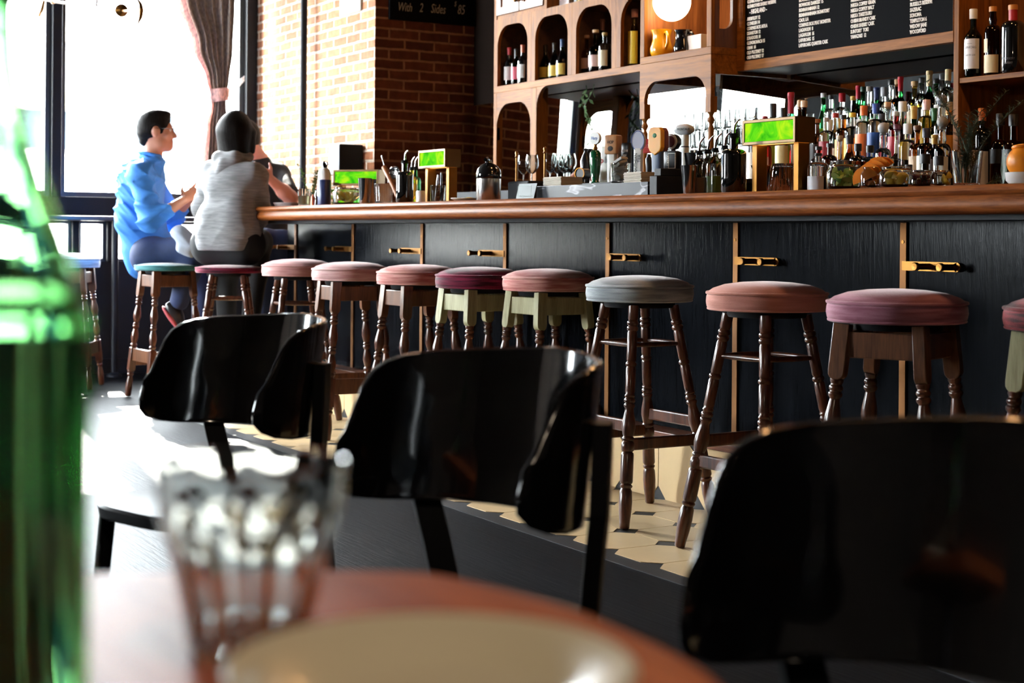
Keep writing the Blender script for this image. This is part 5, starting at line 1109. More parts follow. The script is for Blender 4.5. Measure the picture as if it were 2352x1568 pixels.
lf = MB(); lf.add([(0, 0, 0), (.012, .002, .04), (.0, 0, .11), (-.012, .002, .04), (0, .006, .045)], [(0, 1, 4), (1, 2, 4), (2, 3, 4), (3, 0, 4)])
tag(lf.build('leaf', mat('bay_green', '#3a4f2c', .4), loc=(X(2304, 3.27), 3.27, BT+.002), smooth=60, fix=False), 'single large green leaf standing beside the orange', 'leaf')
# orange in a white bowl
ob = thing('bowl', 'white bowl holding an orange at the end of the bar', 'bowl', (X(2352, 3.28), 3.28, BT)); MB().lathe([(0, 0), (.035, 0), (.047, .012), (.0495, .034), (.047, .034), (.044, .014), (0, .006)], 32).build('body', mat('white_ceramic', '#dcd8d4', .4), ob, smooth=45)
og = thing('orange', 'orange with peel partly curled, sitting in the white bowl', 'orange', (X(2352, 3.28), 3.28, BT+.062)); MB().ball((0, 0, 0), (.046, .046, .045), 32).build('fruit', or_m, og, smooth=80)
pr_ = MB(); pts = [Vector((.047*math.cos(a)*math.cos(.5+.12*a), .047*math.sin(a)*math.cos(.5+.12*a), .047*math.sin(.5+.12*a))) for a in [2.6+.3*i for i in range(12)]]
pr_.tube(pts, [.003]+[.006]*10+[.003], 8).build('peel_curl', or_f, og, smooth=80)
# trailing hop vine in front of the mirror
vn = MB(); rnd = random.Random(5)
for s in range(2):
    x = atY(1346+14*s, 250, 4.52).x; pts = [Vector((x+.02*math.sin(k*.9+s)+(.04 if s == 0 else 0)*k/8, 4.5+.02*math.cos(k), 1.765-.05*k*(.5+.25*s if s < 3 else .7))) for k in range(9)]
    vn.tube(pts, .0022, 6, 0)
    for k in range(1, 9):
        for q in range(2):
            p = pts[k]; a = rnd.uniform(0, 6.28); d = Vector((math.cos(a), .4*math.sin(a), -.5)).normalized(); sd = d.cross(Vector((0, 1, 0))).normalized(); l = rnd.uniform(.028, .045)
            vn.add([p, p+d*l*.5+sd*l*.26, p+d*l, p+d*l*.5-sd*l*.26, p+d*l*.5+Vector((0, -.006, 0))], [(0, 1, 4), (1, 2, 4), (2, 3, 4), (3, 0, 4)])
tag(vn.build('hanging_vine', mat('vine_green', '#41592c', .5, noise=.3), smooth=50, fix=False), 'trailing green vine hanging below the oak shelf in front of the mirror', 'plant')
# ================================================================== THINGS ON THE FAR WALLS
tag(MB().cyl((atY(696, 300, 3.94).x, 3.94, 0), (atY(696, 300, 3.94).x, 3.94, ZC), .0225, 20).build('standpipe', black_paint, smooth=60), 'black vertical pipe in front of the sunlit brick', 'pipe')
p = atY(780, 37, 3.985); q = atY(827, 20, 3.985); tag(MB().box(p.x, 3.985, p.z, q.x, 3.9985, p.z+.34).build('notice', white_paper, smooth=0), 'white paper notice pinned high on the sunlit brick', 'notice')
a = atX(893, 44, -8.6); c = atX(1096, 48, -8.6); cb = thing('chalkboard', 'black chalkboard on the dark brick reading With 2 Sides $85', 'chalkboard', (-8.608, a.y, a.z))
MB().box(0, 0, 0, .02, c.y-a.y, .42).build('board', black_card, cb, smooth=0, bevel=.002)
for body, px, py, sz in (('With', 913, 24, .075), ('2', 963, 27, .078), ('Sides', 989, 29, .08), ('$', 1043, 14, .045), ('85', 1050, 32, .085)):
    p = atX(px, py, -8.588); vs, fs = text_mesh(body, sz, .62, .0004, 'LEFT', .25)
    M_ = Matrix(((0, 0, 1, .0203), (1, 0, 0, p.y-a.y), (0, 1, 0, p.z-a.z), (0, 0, 0, 1))); b = MB(); b.add(vs, fs, 0, M_); b.build('lettering', chalk, cb, smooth=0, fix=False)
# ================================================================== PEOPLE (one continuous body surface each, clothes as children)
def smin(a, b, k):
    h = np.clip(.5+.5*(b-a)/k, 0, 1); return b+(a-b)*h-k*h*(1-h)
class Field:
    def __init__(s, lo, hi, h):
        s.lo = np.array(lo, dtype=np.float32); s.h = h; s.n = np.ceil((np.array(hi)-np.array(lo))/h).astype(int)+1
        s.D = np.full(s.n, .5, dtype=np.float32)
    def region(s, lo, hi, pad):
        a = np.maximum(0, np.floor((np.array(lo)-pad-s.lo)/s.h).astype(int)); b = np.minimum(s.n, np.ceil((np.array(hi)+pad-s.lo)/s.h).astype(int)+1)
        if np.any(b <= a): return None
        ax = [s.lo[i]+s.h*np.arange(a[i], b[i], dtype=np.float32) for i in range(3)]
        return tuple(slice(a[i], b[i]) for i in range(3)), ax[0][:, None, None], ax[1][None, :, None], ax[2][None, None, :]
    def put(s, fn, lo, hi, k, op='u'):
        g = s.region(lo, hi, .07)
        if g is None: return s
        sl, x, y, z = g; d = fn(x, y, z)
        if op == 'u': s.D[sl] = smin(s.D[sl], d, k)
        elif op == 's': s.D[sl] = -smin(-s.D[sl], d, k)
        return s
    def cap(s, a, b, ra, rb=None, k=.03, op='u', wave=0.):
        rb = ra if rb is None else rb; a = np.array(a, dtype=np.float32); b = np.array(b, dtype=np.float32); m = max(ra, rb)
        d = b-a; L = float(d@d)+1e-9
        def fn(x, y, z):
            t = np.clip(((x-a[0])*d[0]+(y-a[1])*d[1]+(z-a[2])*d[2])/L, 0, 1)
            return np.sqrt((x-a[0]-t*d[0])**2+(y-a[1]-t*d[1])**2+(z-a[2]-t*d[2])**2)-(ra+(rb-ra)*t)
        return s.put(fn, np.minimum(a, b)-m, np.maximum(a, b)+m, k, op)
    def ell(s, c, axes, rad, k=.02, op='u'):
        """ellipsoid with three axis vectors"""
        c = np.array(c, dtype=np.float32); A = [np.array(v, dtype=np.float32) for v in axes]; m = max(rad)
        def fn(x, y, z):
            q = [((x-c[0])*v[0]+(y-c[1])*v[1]+(z-c[2])*v[2])/r for v, r in zip(A, rad)]
            k0 = np.sqrt(q[0]**2+q[1]**2+q[2]**2)+1e-6; k1 = np.sqrt((q[0]/rad[0])**2+(q[1]/rad[1])**2+(q[2]/rad[2])**2)+1e-6
            return k0*(k0-1)/k1
        return s.put(fn, c-m, c+m, k, op)
    def plane(s, p, n, k=.004):
        """cut away the side the normal points to"""
        p = np.array(p); n = np.array(n); x, y, z = np.meshgrid(*[s.lo[i]+s.h*np.arange(s.n[i], dtype=np.float32) for i in range(3)], indexing='ij', sparse=True)
        d = (x-p[0])*n[0]+(y-p[1])*n[1]+(z-p[2])*n[2]; s.D = -smin(-s.D, -d, k).astype(np.float32); return s
    def ripple(s, amp, f, dirs):
        x, y, z = np.meshgrid(*[s.lo[i]+s.h*np.arange(s.n[i], dtype=np.float32) for i in range(3)], indexing='ij', sparse=True)
        w = np.zeros(s.n, dtype=np.float32)
        for (dx, dy, dz, ph, q) in dirs:
            w += (1-np.abs(np.sin(f*q*.5*(x*dx+y*dy+z*dz)+ph+1.4*np.sin(9*x*dz+11*y+7*z*dx+ph))))**2*(.5+.5*np.sin(7*x-9*y+6*z+ph*3))
        s.D -= amp*(w-.3); return s
    def mesh(s, name, m, parent=None, relax=2):
        f = s.D; neg = f < 0; n = s.n-1
        acc = np.zeros((*n, 3), dtype=np.float32); cnt = np.zeros(n, dtype=np.float32)
        offs = [(i, j, k) for i in (0, 1) for j in (0, 1) for k in (0, 1)]
        cut = lambda a, o: a[o[0]:o[0]+n[0], o[1]:o[1]+n[1], o[2]:o[2]+n[2]]
        for a in offs:
            for ax in range(3):
                if a[ax]: continue
                b = list(a); b[ax] = 1; fa = cut(f, a); fb = cut(f, b); mk = (fa < 0) != (fb < 0)
                if not mk.any(): continue
                t = fa[mk]/(fa[mk]-fb[mk]); P = np.empty((t.size, 3), dtype=np.float32); P[:] = a; P[:, ax] = t
                acc[mk] += P; cnt[mk] += 1
        act = cnt > 0; idx = np.full(n, -1, dtype=np.int64); idx[act] = np.arange(act.sum())
        ijk = np.argwhere(act); V_ = s.lo+s.h*(ijk+acc[act]/cnt[act][:, None])
        faces = []
        for ax in range(3):
            o1, o2 = [(1, 2), (2, 0), (0, 1)][ax]
            sl0 = [slice(None)]*3; sl1 = [slice(None)]*3; sl0[ax] = slice(0, -1); sl1[ax] = slice(1, None)
            for o in (o1, o2):
                sl0[o] = slice(1, -1); sl1[o] = slice(1, -1)
            A = neg[tuple(sl0)]; B = neg[tuple(sl1)]; e = np.argwhere(A != B)
            if not len(e): continue
            fl = A[A != B]; g = e.copy(); g[:, o1] += 1; g[:, o2] += 1
            def cid(d1, d2):
                q = g.copy(); q[:, o1] += d1; q[:, o2] += d2; return idx[q[:, 0], q[:, 1], q[:, 2]]
            Q = np.stack([cid(-1, -1), cid(0, -1), cid(0, 0), cid(-1, 0)], 1)
            Q[~fl] = Q[~fl][:, ::-1]; faces.append(Q)
        Fc = np.concatenate(faces); Fc = Fc[(Fc >= 0).all(1)]
        for _ in range(relax):          # even the grid steps out
            S = np.zeros_like(V_); c = np.zeros(len(V_))
            for i in range(4):
                np.add.at(S, Fc[:, i], V_[Fc[:, (i+1) % 4]]); np.add.at(c, Fc[:, i], 1); np.add.at(S, Fc[:, (i+1) % 4], V_[Fc[:, i]]); np.add.at(c, Fc[:, (i+1) % 4], 1)
            V_ = V_*.45+.55*S/np.maximum(c, 1)[:, None]
        org = np.array(parent.location) if parent is not None else 0
        me = bpy.data.meshes.new(name); me.from_pydata((V_-org).tolist(), [], Fc.tolist()); me.materials.append(m); me.shade_smooth(); me.update()
        o = bpy.data.objects.new(name, me); COL.objects.link(o)
        if parent is not None: o.parent = parent
        return o
def PZ(px, py, Z): return np.array(ray(px, py)*Z+Vector((0, 0, CAMH)))
def cv(xc, zc): v = np.array(cam(xc, zc)); return v/np.linalg.norm(v)
UPV = np.array((0., 0., 1.))
def head_prims(F_, c, f, hair=0.):
    r = np.cross(f, UPV); u = UPV; A = (r, f, u); p = lambda a, b, z: c+r*a+f*b+u*z
    F_.ell(p(0, -.012, .018), A, (.074, .095, .098), .02)
    F_.cap(p(0, .035, .0), p(0, .048, -.07), .054, .043, .03).cap(p(-.03, .02, -.075), p(.03, .02, -.075), .036, None, .03).cap(p(0, .07, -.098), p(0, .074, -.094), .023, None, .025)
    F_.cap(p(-.03, .078, .022), p(.03, .078, .022), .013, None, .015).cap(p(0, .088, .006), p(0, .11, -.03), .009, .0135, .012).cap(p(-.012, .092, -.033), p(.012, .092, -.033), .01, None, .01)
    F_.cap(p(-.016, .088, -.058), p(.016, .088, -.058), .009, None, .01).cap(p(-.014, .087, -.068), p(.014, .087, -.068), .0085, None, .01)
    for s in (-1, 1):
        F_.ell(p(s*.033, .086, .004), A, (.014, .011, .009), .008, 's').ell(p(s*.075, -.005, -.012), A, (.009, .02, .032), .008).cap(p(s*.045, .06, -.025), p(s*.035, .068, -.03), .018, None, .02)
    return p
def arm(F_, a, b, c, r0, r1, r2, k=.03): return F_.cap(a, b, r0, r1, k).cap(b, b+(c-b)*.35, r1, r1*.98, k).cap(b+(c-b)*.35, c, r1*.98, r2, k)
def hand(F_, w, d, n, s=1., curl=.5, thumb=1, side=1):
    """wrist, pointing direction, palm normal"""
    d = d/np.linalg.norm(d); n = n-d*(n@d); n = n/np.linalg.norm(n); x = np.cross(d, n)*side
    pc = w+d*.05*s; F_.ell(pc, (x, d, n), (.041*s, .052*s, .016*s), .012)
    for i, (off, ln) in enumerate(((-.029, .068), (-.01, .078), (.01, .072), (.028, .056))):
        a = pc+d*.04*s+x*off*s; c1 = curl*(.8+.12*i); d1 = d*math.cos(c1*.7)-n*math.sin(c1*.7); d2 = d*math.cos(c1*1.7)-n*math.sin(c1*1.7)
        b = a+d1*ln*.52*s; F_.cap(a, b, .0095*s, .0085*s, .006).cap(b, b+d2*ln*.48*s, .0085*s, .007*s, .004)
    a = w+d*.022*s-x*.03*s; td = (d*.75-x*.75-n*.25*thumb); td = td/np.linalg.norm(td); b = a+td*.038*s
    F_.cap(a, b, .0125*s, .0105*s, .008).cap(b, b+(td*.7+d*.5)/1.1*.03*s, .0105*s, .008*s, .004)
skin_m = mat('skin_tan', '#b5785c', .5, noise=.08, nscale=20, sss=.0); skin_p = mat('skin_pink', '#cf9282', .5, noise=.08, nscale=20)
hair_m = wood('hair_dark', '#080605', '#17100d', 'Z', 9., .55, .7, stretch=7, spec=.08); shirt_m = mat('blue_chambray', '#3d84d6', .8, noise=.12, nscale=30, bump=.1, bscale=300)
jean_m = mat('dark_denim', '#1c2c52', .8, noise=.2, nscale=40); tee_m = mat('black_cotton', '#17181b', .85); trouser_m = mat('black_trousers', '#131417', .85)
def melange(name):
    m, nt, b = new_mat(name); N, L = nt.nodes, nt.links; setp(b, rough=.9, sheen=.2)
    tc = N.new('ShaderNodeTexCoord'); mp = N.new('ShaderNodeMapping'); mp.inputs['Scale'].default_value = (9, 9, 70); L.new(tc.outputs['Object'], mp.inputs['Vector'])
    n = N.new('ShaderNodeTexNoise'); n.inputs['Scale'].default_value = 1.6; n.inputs['Detail'].default_value = 4; L.new(mp.outputs[0], n.inputs['Vector'])
    rp = N.new('ShaderNodeValToRGB'); e = rp.color_ramp.elements; e[0].position = .32; e[0].color = lin('#77777a'); e[1].position = .7; e[1].color = lin('#98989a'); L.new(n.outputs['Fac'], rp.inputs['Fac']); L.new(rp.outputs['Color'], b.inputs['Base Color']); return m
hood_m = melange('grey_melange'); shoe_m = mat('black_leather', '#16161a', .35); sole_m = mat('red_sole', '#b5545a', .6)
RP = .0065
# ---- man in the blue shirt
f = cv(math.cos(R(14)), math.sin(R(14))); r_ = np.cross(f, UPV)
J = dict(pel=PZ(345, 583, 9.32), bel=PZ(322, 505, 9.3), che=PZ(326, 420, 9.3), nek=PZ(350, 366, 9.31), hed=PZ(359, 300, 9.31))
shR = PZ(322, 398, 9.13); elR = PZ(346, 508, 9.06); wrR = PZ(424, 459, 9.14); shL = PZ(343, 394, 9.49); elL = PZ(392, 502, 9.5); wrL = PZ(440, 452, 9.36)
hiR = PZ(345, 588, 9.21); knR = PZ(450, 566, 9.12); anR = PZ(412, 692, 9.22); hiL = PZ(352, 588, 9.42); knL = PZ(470, 572, 9.52); anL = PZ(462, 735, 9.5)
man = thing('person', 'person in blue shirt with dark hair and glasses, seated in profile on the teal stool', 'person', tuple(float(v) for v in (J['pel'][0], J['pel'][1], 0)))
lo = np.min([J['pel'], J['hed'], shR, shL, elR, wrL, knL, anL, anR, knR], 0)-.22; hi = np.max([J['pel'], J['hed'], shR, shL, wrR, wrL, knL, knR, hiL], 0)+.24
B_ = Field(lo, hi, RP)
B_.cap(J['pel'], J['bel'], .11, .105).cap(J['bel'], J['che'], .105, .115).cap(shR, shL, .05, None, .05).cap(J['che'], J['nek'], .09, .055, .05).cap(J['nek'], J['hed']-f*.015, .053, .05, .03)
hp = head_prims(B_, J['hed'], f)
arm(B_, shR, elR, wrR, .047, .039, .026); arm(B_, shL, elL, wrL, .047, .039, .026)
arm(B_, hiR, knR, anR, .08, .055, .038, .04); arm(B_, hiL, knL, anL, .08, .055, .038, .04)
hand(B_, wrR, PZ(446, 438, 9.2)-wrR, UPV*.3+r_*.9, .95, .7); hand(B_, wrL, PZ(462, 440, 9.36)-wrL, UPV*.3-r_*.9, .95, .7, 1, -1)
B_.mesh('body', skin_m, man)
S_ = Field(lo, hi, RP)
S_.cap(J['pel'], J['bel'], .142, .138, .05).cap(J['bel'], J['che'], .138, .136, .05).cap(shR, shL, .068, None, .06).cap(J['che'], J['nek']-UPV*.02, .115, .072, .05)
S_.cap(J['pel']-f*.06, J['pel']-f*.075-UPV*.09, .105, .05, .06).cap(J['pel']-f*.02, J['pel']+f*.1-UPV*.005, .125, .11, .04)
S_.cap(shR, elR, .066, .06, .035).cap(elR, elR+(wrR-elR)*.42, .058, .05, .03).cap(shL, elL, .066, .06, .035).cap(elL, elL+(wrL-elL)*.42, .058, .05, .03)
S_.ripple(.013, 62, [(.3, .5, 1, 0, 1), (.8, -.4, .9, 2, 1.3), (-.6, .7, 1.2, 4, .8)])
S_.mesh('shirt', shirt_m, man)
C_ = Field(J['nek']-.16, J['nek']+.16, .005)
for i in range(30):
    a0 = -2.7+5.4*i/30; a1 = -2.7+5.4*(i+1)/30; q = lambda a, t: J['nek']+(-f*math.cos(a)+r_*math.sin(a))*(.074-.008*t)+UPV*(-.022+.05*t+.012*t*math.cos(a))-f*.012
    for t in (0, .5, 1): C_.cap(q(a0, t), q(a1, t), .008, None, .008)
C_.mesh('collar', shirt_m, man)
T_ = Field(lo, hi, RP)
T_.cap(hiR, hiL, .118, None, .05).cap(J['pel'], J['pel']+UPV*.05, .115, .11, .04); arm(T_, hiR, knR, anR, .097, .075, .056, .04); arm(T_, hiL, knL, anL, .097, .075, .056, .04)
T_.ripple(.003, 34, [(.3, .5, 1, 0, 1), (.8, -.4, .9, 2, 1.3)]); T_.mesh('jeans', jean_m, man)
def shoe(parent, heel, toe, up, m, sm):
    d = toe-heel; L = np.linalg.norm(d); d = d/L; up = up-d*(up@d); up = up/np.linalg.norm(up); s = np.cross(d, up)
    G = Field(np.minimum(heel, toe)-.12, np.maximum(heel, toe)+.12, .005)
    G.ell(heel+d*.07+up*.03, (s, d, up), (.037, .075, .045), .02).ell(heel+d*(L-.09)+up*.015, (s, d, up), (.044, .1, .034), .02); G.plane(heel, -up); o = G.mesh('shoe', m, parent)
    G = Field(np.minimum(heel, toe)-.12, np.maximum(heel, toe)+.12, .005)
    G.ell(heel+d*.06-up*.004, (s, d, up), (.037, .065, .014), .02).ell(heel+d*(L-.09)-up*.004, (s, d, up), (.046, .102, .014), .03).mesh('sole', sm, o if False else parent)
shoe(man, PZ(375, 703, 9.2), PZ(440, 790, 9.24), cv(1, .1)*.8+UPV*.5, shoe_m, sole_m); shoe(man, PZ(440, 745, 9.5), PZ(508, 792, 9.52), cv(1, .1)*.5+UPV*.8, shoe_m, sole_m)
H_ = Field(J['hed']-.17, J['hed']+.17, .005)
H_.ell(hp(0, -.013, .026), (r_, f, UPV), (.081, .102, .101), .02).cap(hp(0, -.06, -.03), hp(0, -.065, -.06), .05, .035, .03).ell(hp(0, .03, .098), (r_, f, UPV), (.055, .055, .026), .03)
H_.ell(hp(0, .13, -.05), (r_, f, UPV), (.12, .088, .115), .02, 's').ell(hp(0, .05, -.085), (r_, f, UPV), (.12, .085, .06), .01, 's'); 
for s in (-1, 1): H_.ell(hp(s*.08, -.005, -.014), (r_, f, UPV), (.03, .026, .036), .006, 's')
H_.ripple(.002, 150, [(.3, .5, 1, 0, 1), (.8, -.4, .9, 2, 1.3)]); H_.mesh('hair', hair_m, man)
gm_ = MB(); po = Vector(man.location)
for s in (-1, 1):
    c = Vector(hp(s*.034, .098, .005))-po; rr = Vector(r_); uu = Vector((0, 0, 1))
    gm_.tube([c+rr*.024*math.cos(a)+uu*.017*math.sin(a) for a in [2*PI*i/16 for i in range(16)]], .0016, 6, closed=True); gm_.tube([c+rr*s*.024, Vector(hp(s*.077, .06, .01))-po, Vector(hp(s*.08, -.01, .01))-po], .0016, 6)
gm_.tube([Vector(hp(-.012, .1, .008))-po, Vector(hp(.012, .1, .008))-po], .0014, 6); gm_.build('glasses', black_gloss, man)
for s in (-1, 1): MB().ball(tuple(Vector(hp(s*.033, .077, .004))-po), .0115, 12).build('eye', mat('eye_white', '#d8d4d0', .2), man, smooth=80)
# ---- person in the grey hoodie, seen from behind
f = cv(.42, .9); r_ = np.cross(f, UPV)
pel = PZ(524, 558, 8.74); bel = PZ(526, 505, 8.74); che = PZ(533, 425, 8.78); nek = PZ(541, 366, 8.83); hed = PZ(545, 305, 8.86)
shR = PZ(583, 401, 8.73); elR = PZ(600, 492, 8.8); wrR = PZ(588, 482, 9.04); shL = PZ(488, 394, 8.84); elL = PZ(466, 480, 8.98); wrL = PZ(500, 478, 9.2)
hiR = PZ(556, 562, 8.72); knR = PZ(596, 556, 9.12); anR = PZ(575, 740, 9.0); hiL = PZ(492, 562, 8.78); knL = PZ(520, 560, 9.2); anL = PZ(520, 745, 9.1)
wom = thing('person', 'person in grey hooded sweatshirt with dark bobbed hair, seen from behind', 'person', tuple(float(v) for v in (pel[0], pel[1], 0)))
allp = [pel, hed, shR, shL, elR, elL, wrR, wrL, knR, knL, anR, anL]; lo = np.min(allp, 0)-.2; hi = np.max(allp, 0)+.22
B_ = Field(lo, hi, RP)
B_.cap(pel, bel, .11, .1).cap(bel, che, .1, .105).cap(shR, shL, .045, None, .05).cap(che, nek, .085, .05, .05).cap(nek, hed-f*.015, .047, .047, .03); hp = head_prims(B_, hed, f)
arm(B_, shR, elR, wrR, .042, .036, .024); arm(B_, shL, elL, wrL, .042, .036, .024); arm(B_, hiR, knR, anR, .078, .052, .036, .04); arm(B_, hiL, knL, anL, .078, .052, .036, .04)
hand(B_, wrR, f, UPV, .9, .6); hand(B_, wrL, f, UPV, .9, .6, 1, -1); B_.mesh('body', skin_p, wom)
S_ = Field(lo, hi, RP)
S_.cap(pel+UPV*.02+r_*.05, pel+UPV*.02-r_*.05, .142, None, .05).cap(bel+r_*.055, bel-r_*.055, .135, None, .06).cap(che+r_*.05, che-r_*.05, .122, None, .06).cap(shR-UPV*.01, shL-UPV*.01, .066, None, .06).cap(che, nek-UPV*.015, .11, .074, .05)
S_.cap(shR, elR, .064, .057, .035).cap(elR, wrR, .057, .042, .03).cap(shL, elL, .064, .057, .035).cap(elL, wrL, .057, .042, .03)
S_.ripple(.007, 50, [(.3, .5, .6, 0, 1), (.8, -.4, .7, 2, 1.3), (-.9, .6, .35, 4, .9)]); S_.plane(pel-UPV*.03, -UPV); S_.mesh('sweatshirt', hood_m, wom)
W_ = Field(pel-.3, pel+.3, RP); W_.cap(pel+r_*.056+UPV*.01, pel-r_*.056+UPV*.01, .1425, None, .03); W_.plane(pel+UPV*.03, UPV); W_.plane(pel-UPV*.042, -UPV); W_.mesh('hem_band', hood_m, wom)
Hd = Field(nek-.22, nek+.22, .006); b0 = nek-f*.085
Hd.cap(nek+r_*.075+f*.02+UPV*.01, nek+r_*.05-f*.06+UPV*.005, .03, .034, .03).cap(nek-r_*.075+f*.02+UPV*.01, nek-r_*.05-f*.06+UPV*.005, .03, .034, .03).cap(b0+r_*.05+UPV*.005, b0-r_*.05+UPV*.005, .036, None, .03)
Hd.cap(b0+r_*.055, b0-f*.045-UPV*.125-r_*.01, .034, .028, .03).cap(b0-r_*.055, b0-f*.045-UPV*.125-r_*.03, .034, .028, .03).cap(b0-f*.03-UPV*.03, b0-f*.05-UPV*.13-r_*.02, .036, .03, .03)
Hd.ripple(.007, 46, [(.3, .5, .6, 0, 1), (.8, -.4, .7, 2, 1.3)]); Hd.mesh('hood', hood_m, wom)
T_ = Field(lo, hi, RP); T_.cap(hiR+r_*.02, hiL-r_*.02, .118, None, .05); arm(T_, hiR, knR, anR, .1, .07, .052, .04); arm(T_, hiL, knL, anL, .1, .07, .052, .04); T_.mesh('trousers', trouser_m, wom)
shoe(wom, anR-f*.05-UPV*.06, anR+f*.19-UPV*.08, UPV, shoe_m, shoe_m); shoe(wom, anL-f*.05-UPV*.06, anL+f*.19-UPV*.08, UPV, shoe_m, shoe_m)
H_ = Field(hed-.2, hed+.2, .005); A = (r_, f, UPV)
H_.ell(hp(0, -.015, .026), A, (.086, .104, .102), .02).cap(hp(.03, -.03, .0), hp(.046, -.035, -.105), .075, .05, .04).cap(hp(-.03, -.03, .0), hp(-.046, -.035, -.105), .075, .05, .04).cap(hp(0, -.05, 0), hp(0, -.05, -.1), .075, .055, .04)
H_.cap(hp(.075, .03, .0), hp(.075, .03, -.1), .03, .022, .03).cap(hp(-.075, .03, .0), hp(-.075, .03, -.1), .03, .022, .03).ell(hp(0, .12, -.05), A, (.062, .1, .105), .012, 's')
H_.plane(hp(0, 0, -.135), -UPV, .012); H_.ripple(.003, 110, [(.9, .7, .1, 0, 1), (.8, -.9, .1, 2, 1.3)]); H_.mesh('hair', hair_m, wom)
# ---- third person, beyond the end of the bar, in a black T-shirt
f = cv(-.55, -.85); r_ = np.cross(f, UPV)
pel = PZ(618, 590, 9.75); bel = PZ(618, 505, 9.75); che = PZ(616, 430, 9.72); nek = PZ(598, 372, 9.72); hed = PZ(560, 318, 9.62)
shL = PZ(640, 402, 9.7); elL = PZ(668, 455, 9.42); wrL = PZ(622, 412, 9.3); shR = PZ(585, 400, 9.66); elR = PZ(560, 470, 9.5); wrR = PZ(575, 440, 9.3)
hiR = PZ(600, 590, 9.75); knR = PZ(612, 555, 9.35); anR = PZ(600, 740, 9.4); hiL = PZ(640, 590, 9.75); knL = PZ(650, 558, 9.38); anL = PZ(640, 740, 9.45)
thr = thing('person', 'person in black T-shirt gesturing with one bare forearm at the far end of the bar', 'person', tuple(float(v) for v in (pel[0], pel[1], 0)))
allp = [pel, hed, shR, shL, elR, elL, wrR, wrL, knR, knL, anR, anL]; lo = np.min(allp, 0)-.22; hi = np.max(allp, 0)+.22
B_ = Field(lo, hi, RP)
B_.cap(pel, bel, .11, .105).cap(bel, che, .105, .115).cap(shR, shL, .05, None, .05).cap(che, nek, .09, .052, .05).cap(nek, hed-f*.015, .052, .05, .03); hp = head_prims(B_, hed, f)
arm(B_, shR, elR, wrR, .046, .038, .026); arm(B_, shL, elL, wrL, .046, .04, .027); arm(B_, hiR, knR, anR, .078, .055, .038, .04); arm(B_, hiL, knL, anL, .078, .055, .038, .04)
hand(B_, wrL, PZ(600, 392, 9.25)-wrL, UPV*.2+cv(.3, -1)*.6, .95, .75, -1, -1); hand(B_, wrR, PZ(590, 420, 9.25)-wrR, UPV, .95, .5); B_.mesh('body', skin_p, thr)
S_ = Field(lo, hi, RP)
S_.cap(pel, bel, .135, .132, .05).cap(bel, che, .132, .132, .05).cap(shR, shL, .068, None, .06).cap(che, nek-UPV*.02, .112, .07, .05).cap(shR, shR+(elR-shR)*.75, .066, .06, .03).cap(shL, shL+(elL-shL)*.8, .066, .062, .03)
S_.ripple(.003, 34, [(.3, .5, 1, 0, 1), (.8, -.4, .9, 2, 1.3)]); S_.mesh('tshirt', tee_m, thr)
T_ = Field(lo, hi, RP); T_.cap(hiR, hiL, .112, None, .05); arm(T_, hiR, knR, anR, .094, .072, .055, .04); arm(T_, hiL, knL, anL, .094, .072, .055, .04); T_.mesh('jeans', jean_m, thr)
shoe(thr, anR-f*.05-UPV*.06, anR+f*.19-UPV*.08, UPV, shoe_m, shoe_m); shoe(thr, anL-f*.05-UPV*.06, anL+f*.19-UPV*.08, UPV, shoe_m, shoe_m)
H_ = Field(hed-.17, hed+.17, .005)
H_.ell(hp(0, -.015, .024), (r_, f, UPV), (.081, .1, .1), .02).cap(hp(0, -.06, -.03), hp(0, -.065, -.06), .05, .035, .03)
H_.ell(hp(0, .115, -.035), (r_, f, UPV), (.12, .085, .095), .01, 's').ell(hp(0, .05, -.085), (r_, f, UPV), (.12, .085, .06), .01, 's')
for s in (-1, 1): H_.ell(hp(s*.08, -.005, -.014), (r_, f, UPV), (.03, .026, .036), .006, 's')
H_.mesh('hair', hair_m, thr)
stool_A('bar_stool', 'dark stool under the person in the black T-shirt, beyond the end of the bar', (float(pel[0]), float(pel[1]), 0), .3, V['wine'], G)

K_ = Field(PZ(425, 552, 9.0)-.2, PZ(425, 552, 9.0)+.2, .006); K_.cap(PZ(414, 535, 9.0), PZ(436, 560, 9.02), .05, .058, .03).cap(PZ(415, 570, 9.0), PZ(440, 585, 9.02), .03, .02, .03); K_.ripple(.008, 40, [(.3, .5, 1, 0, 1), (.8, -.4, .9, 2, 1.3)])
tag(K_.mesh('pale_bundle', mat('pale_blue_white', '#c4d0e2', .85)), 'pale blue-white rounded bundle between the two seated drinkers', 'cloth')  # pale rounded bundle set between the knees
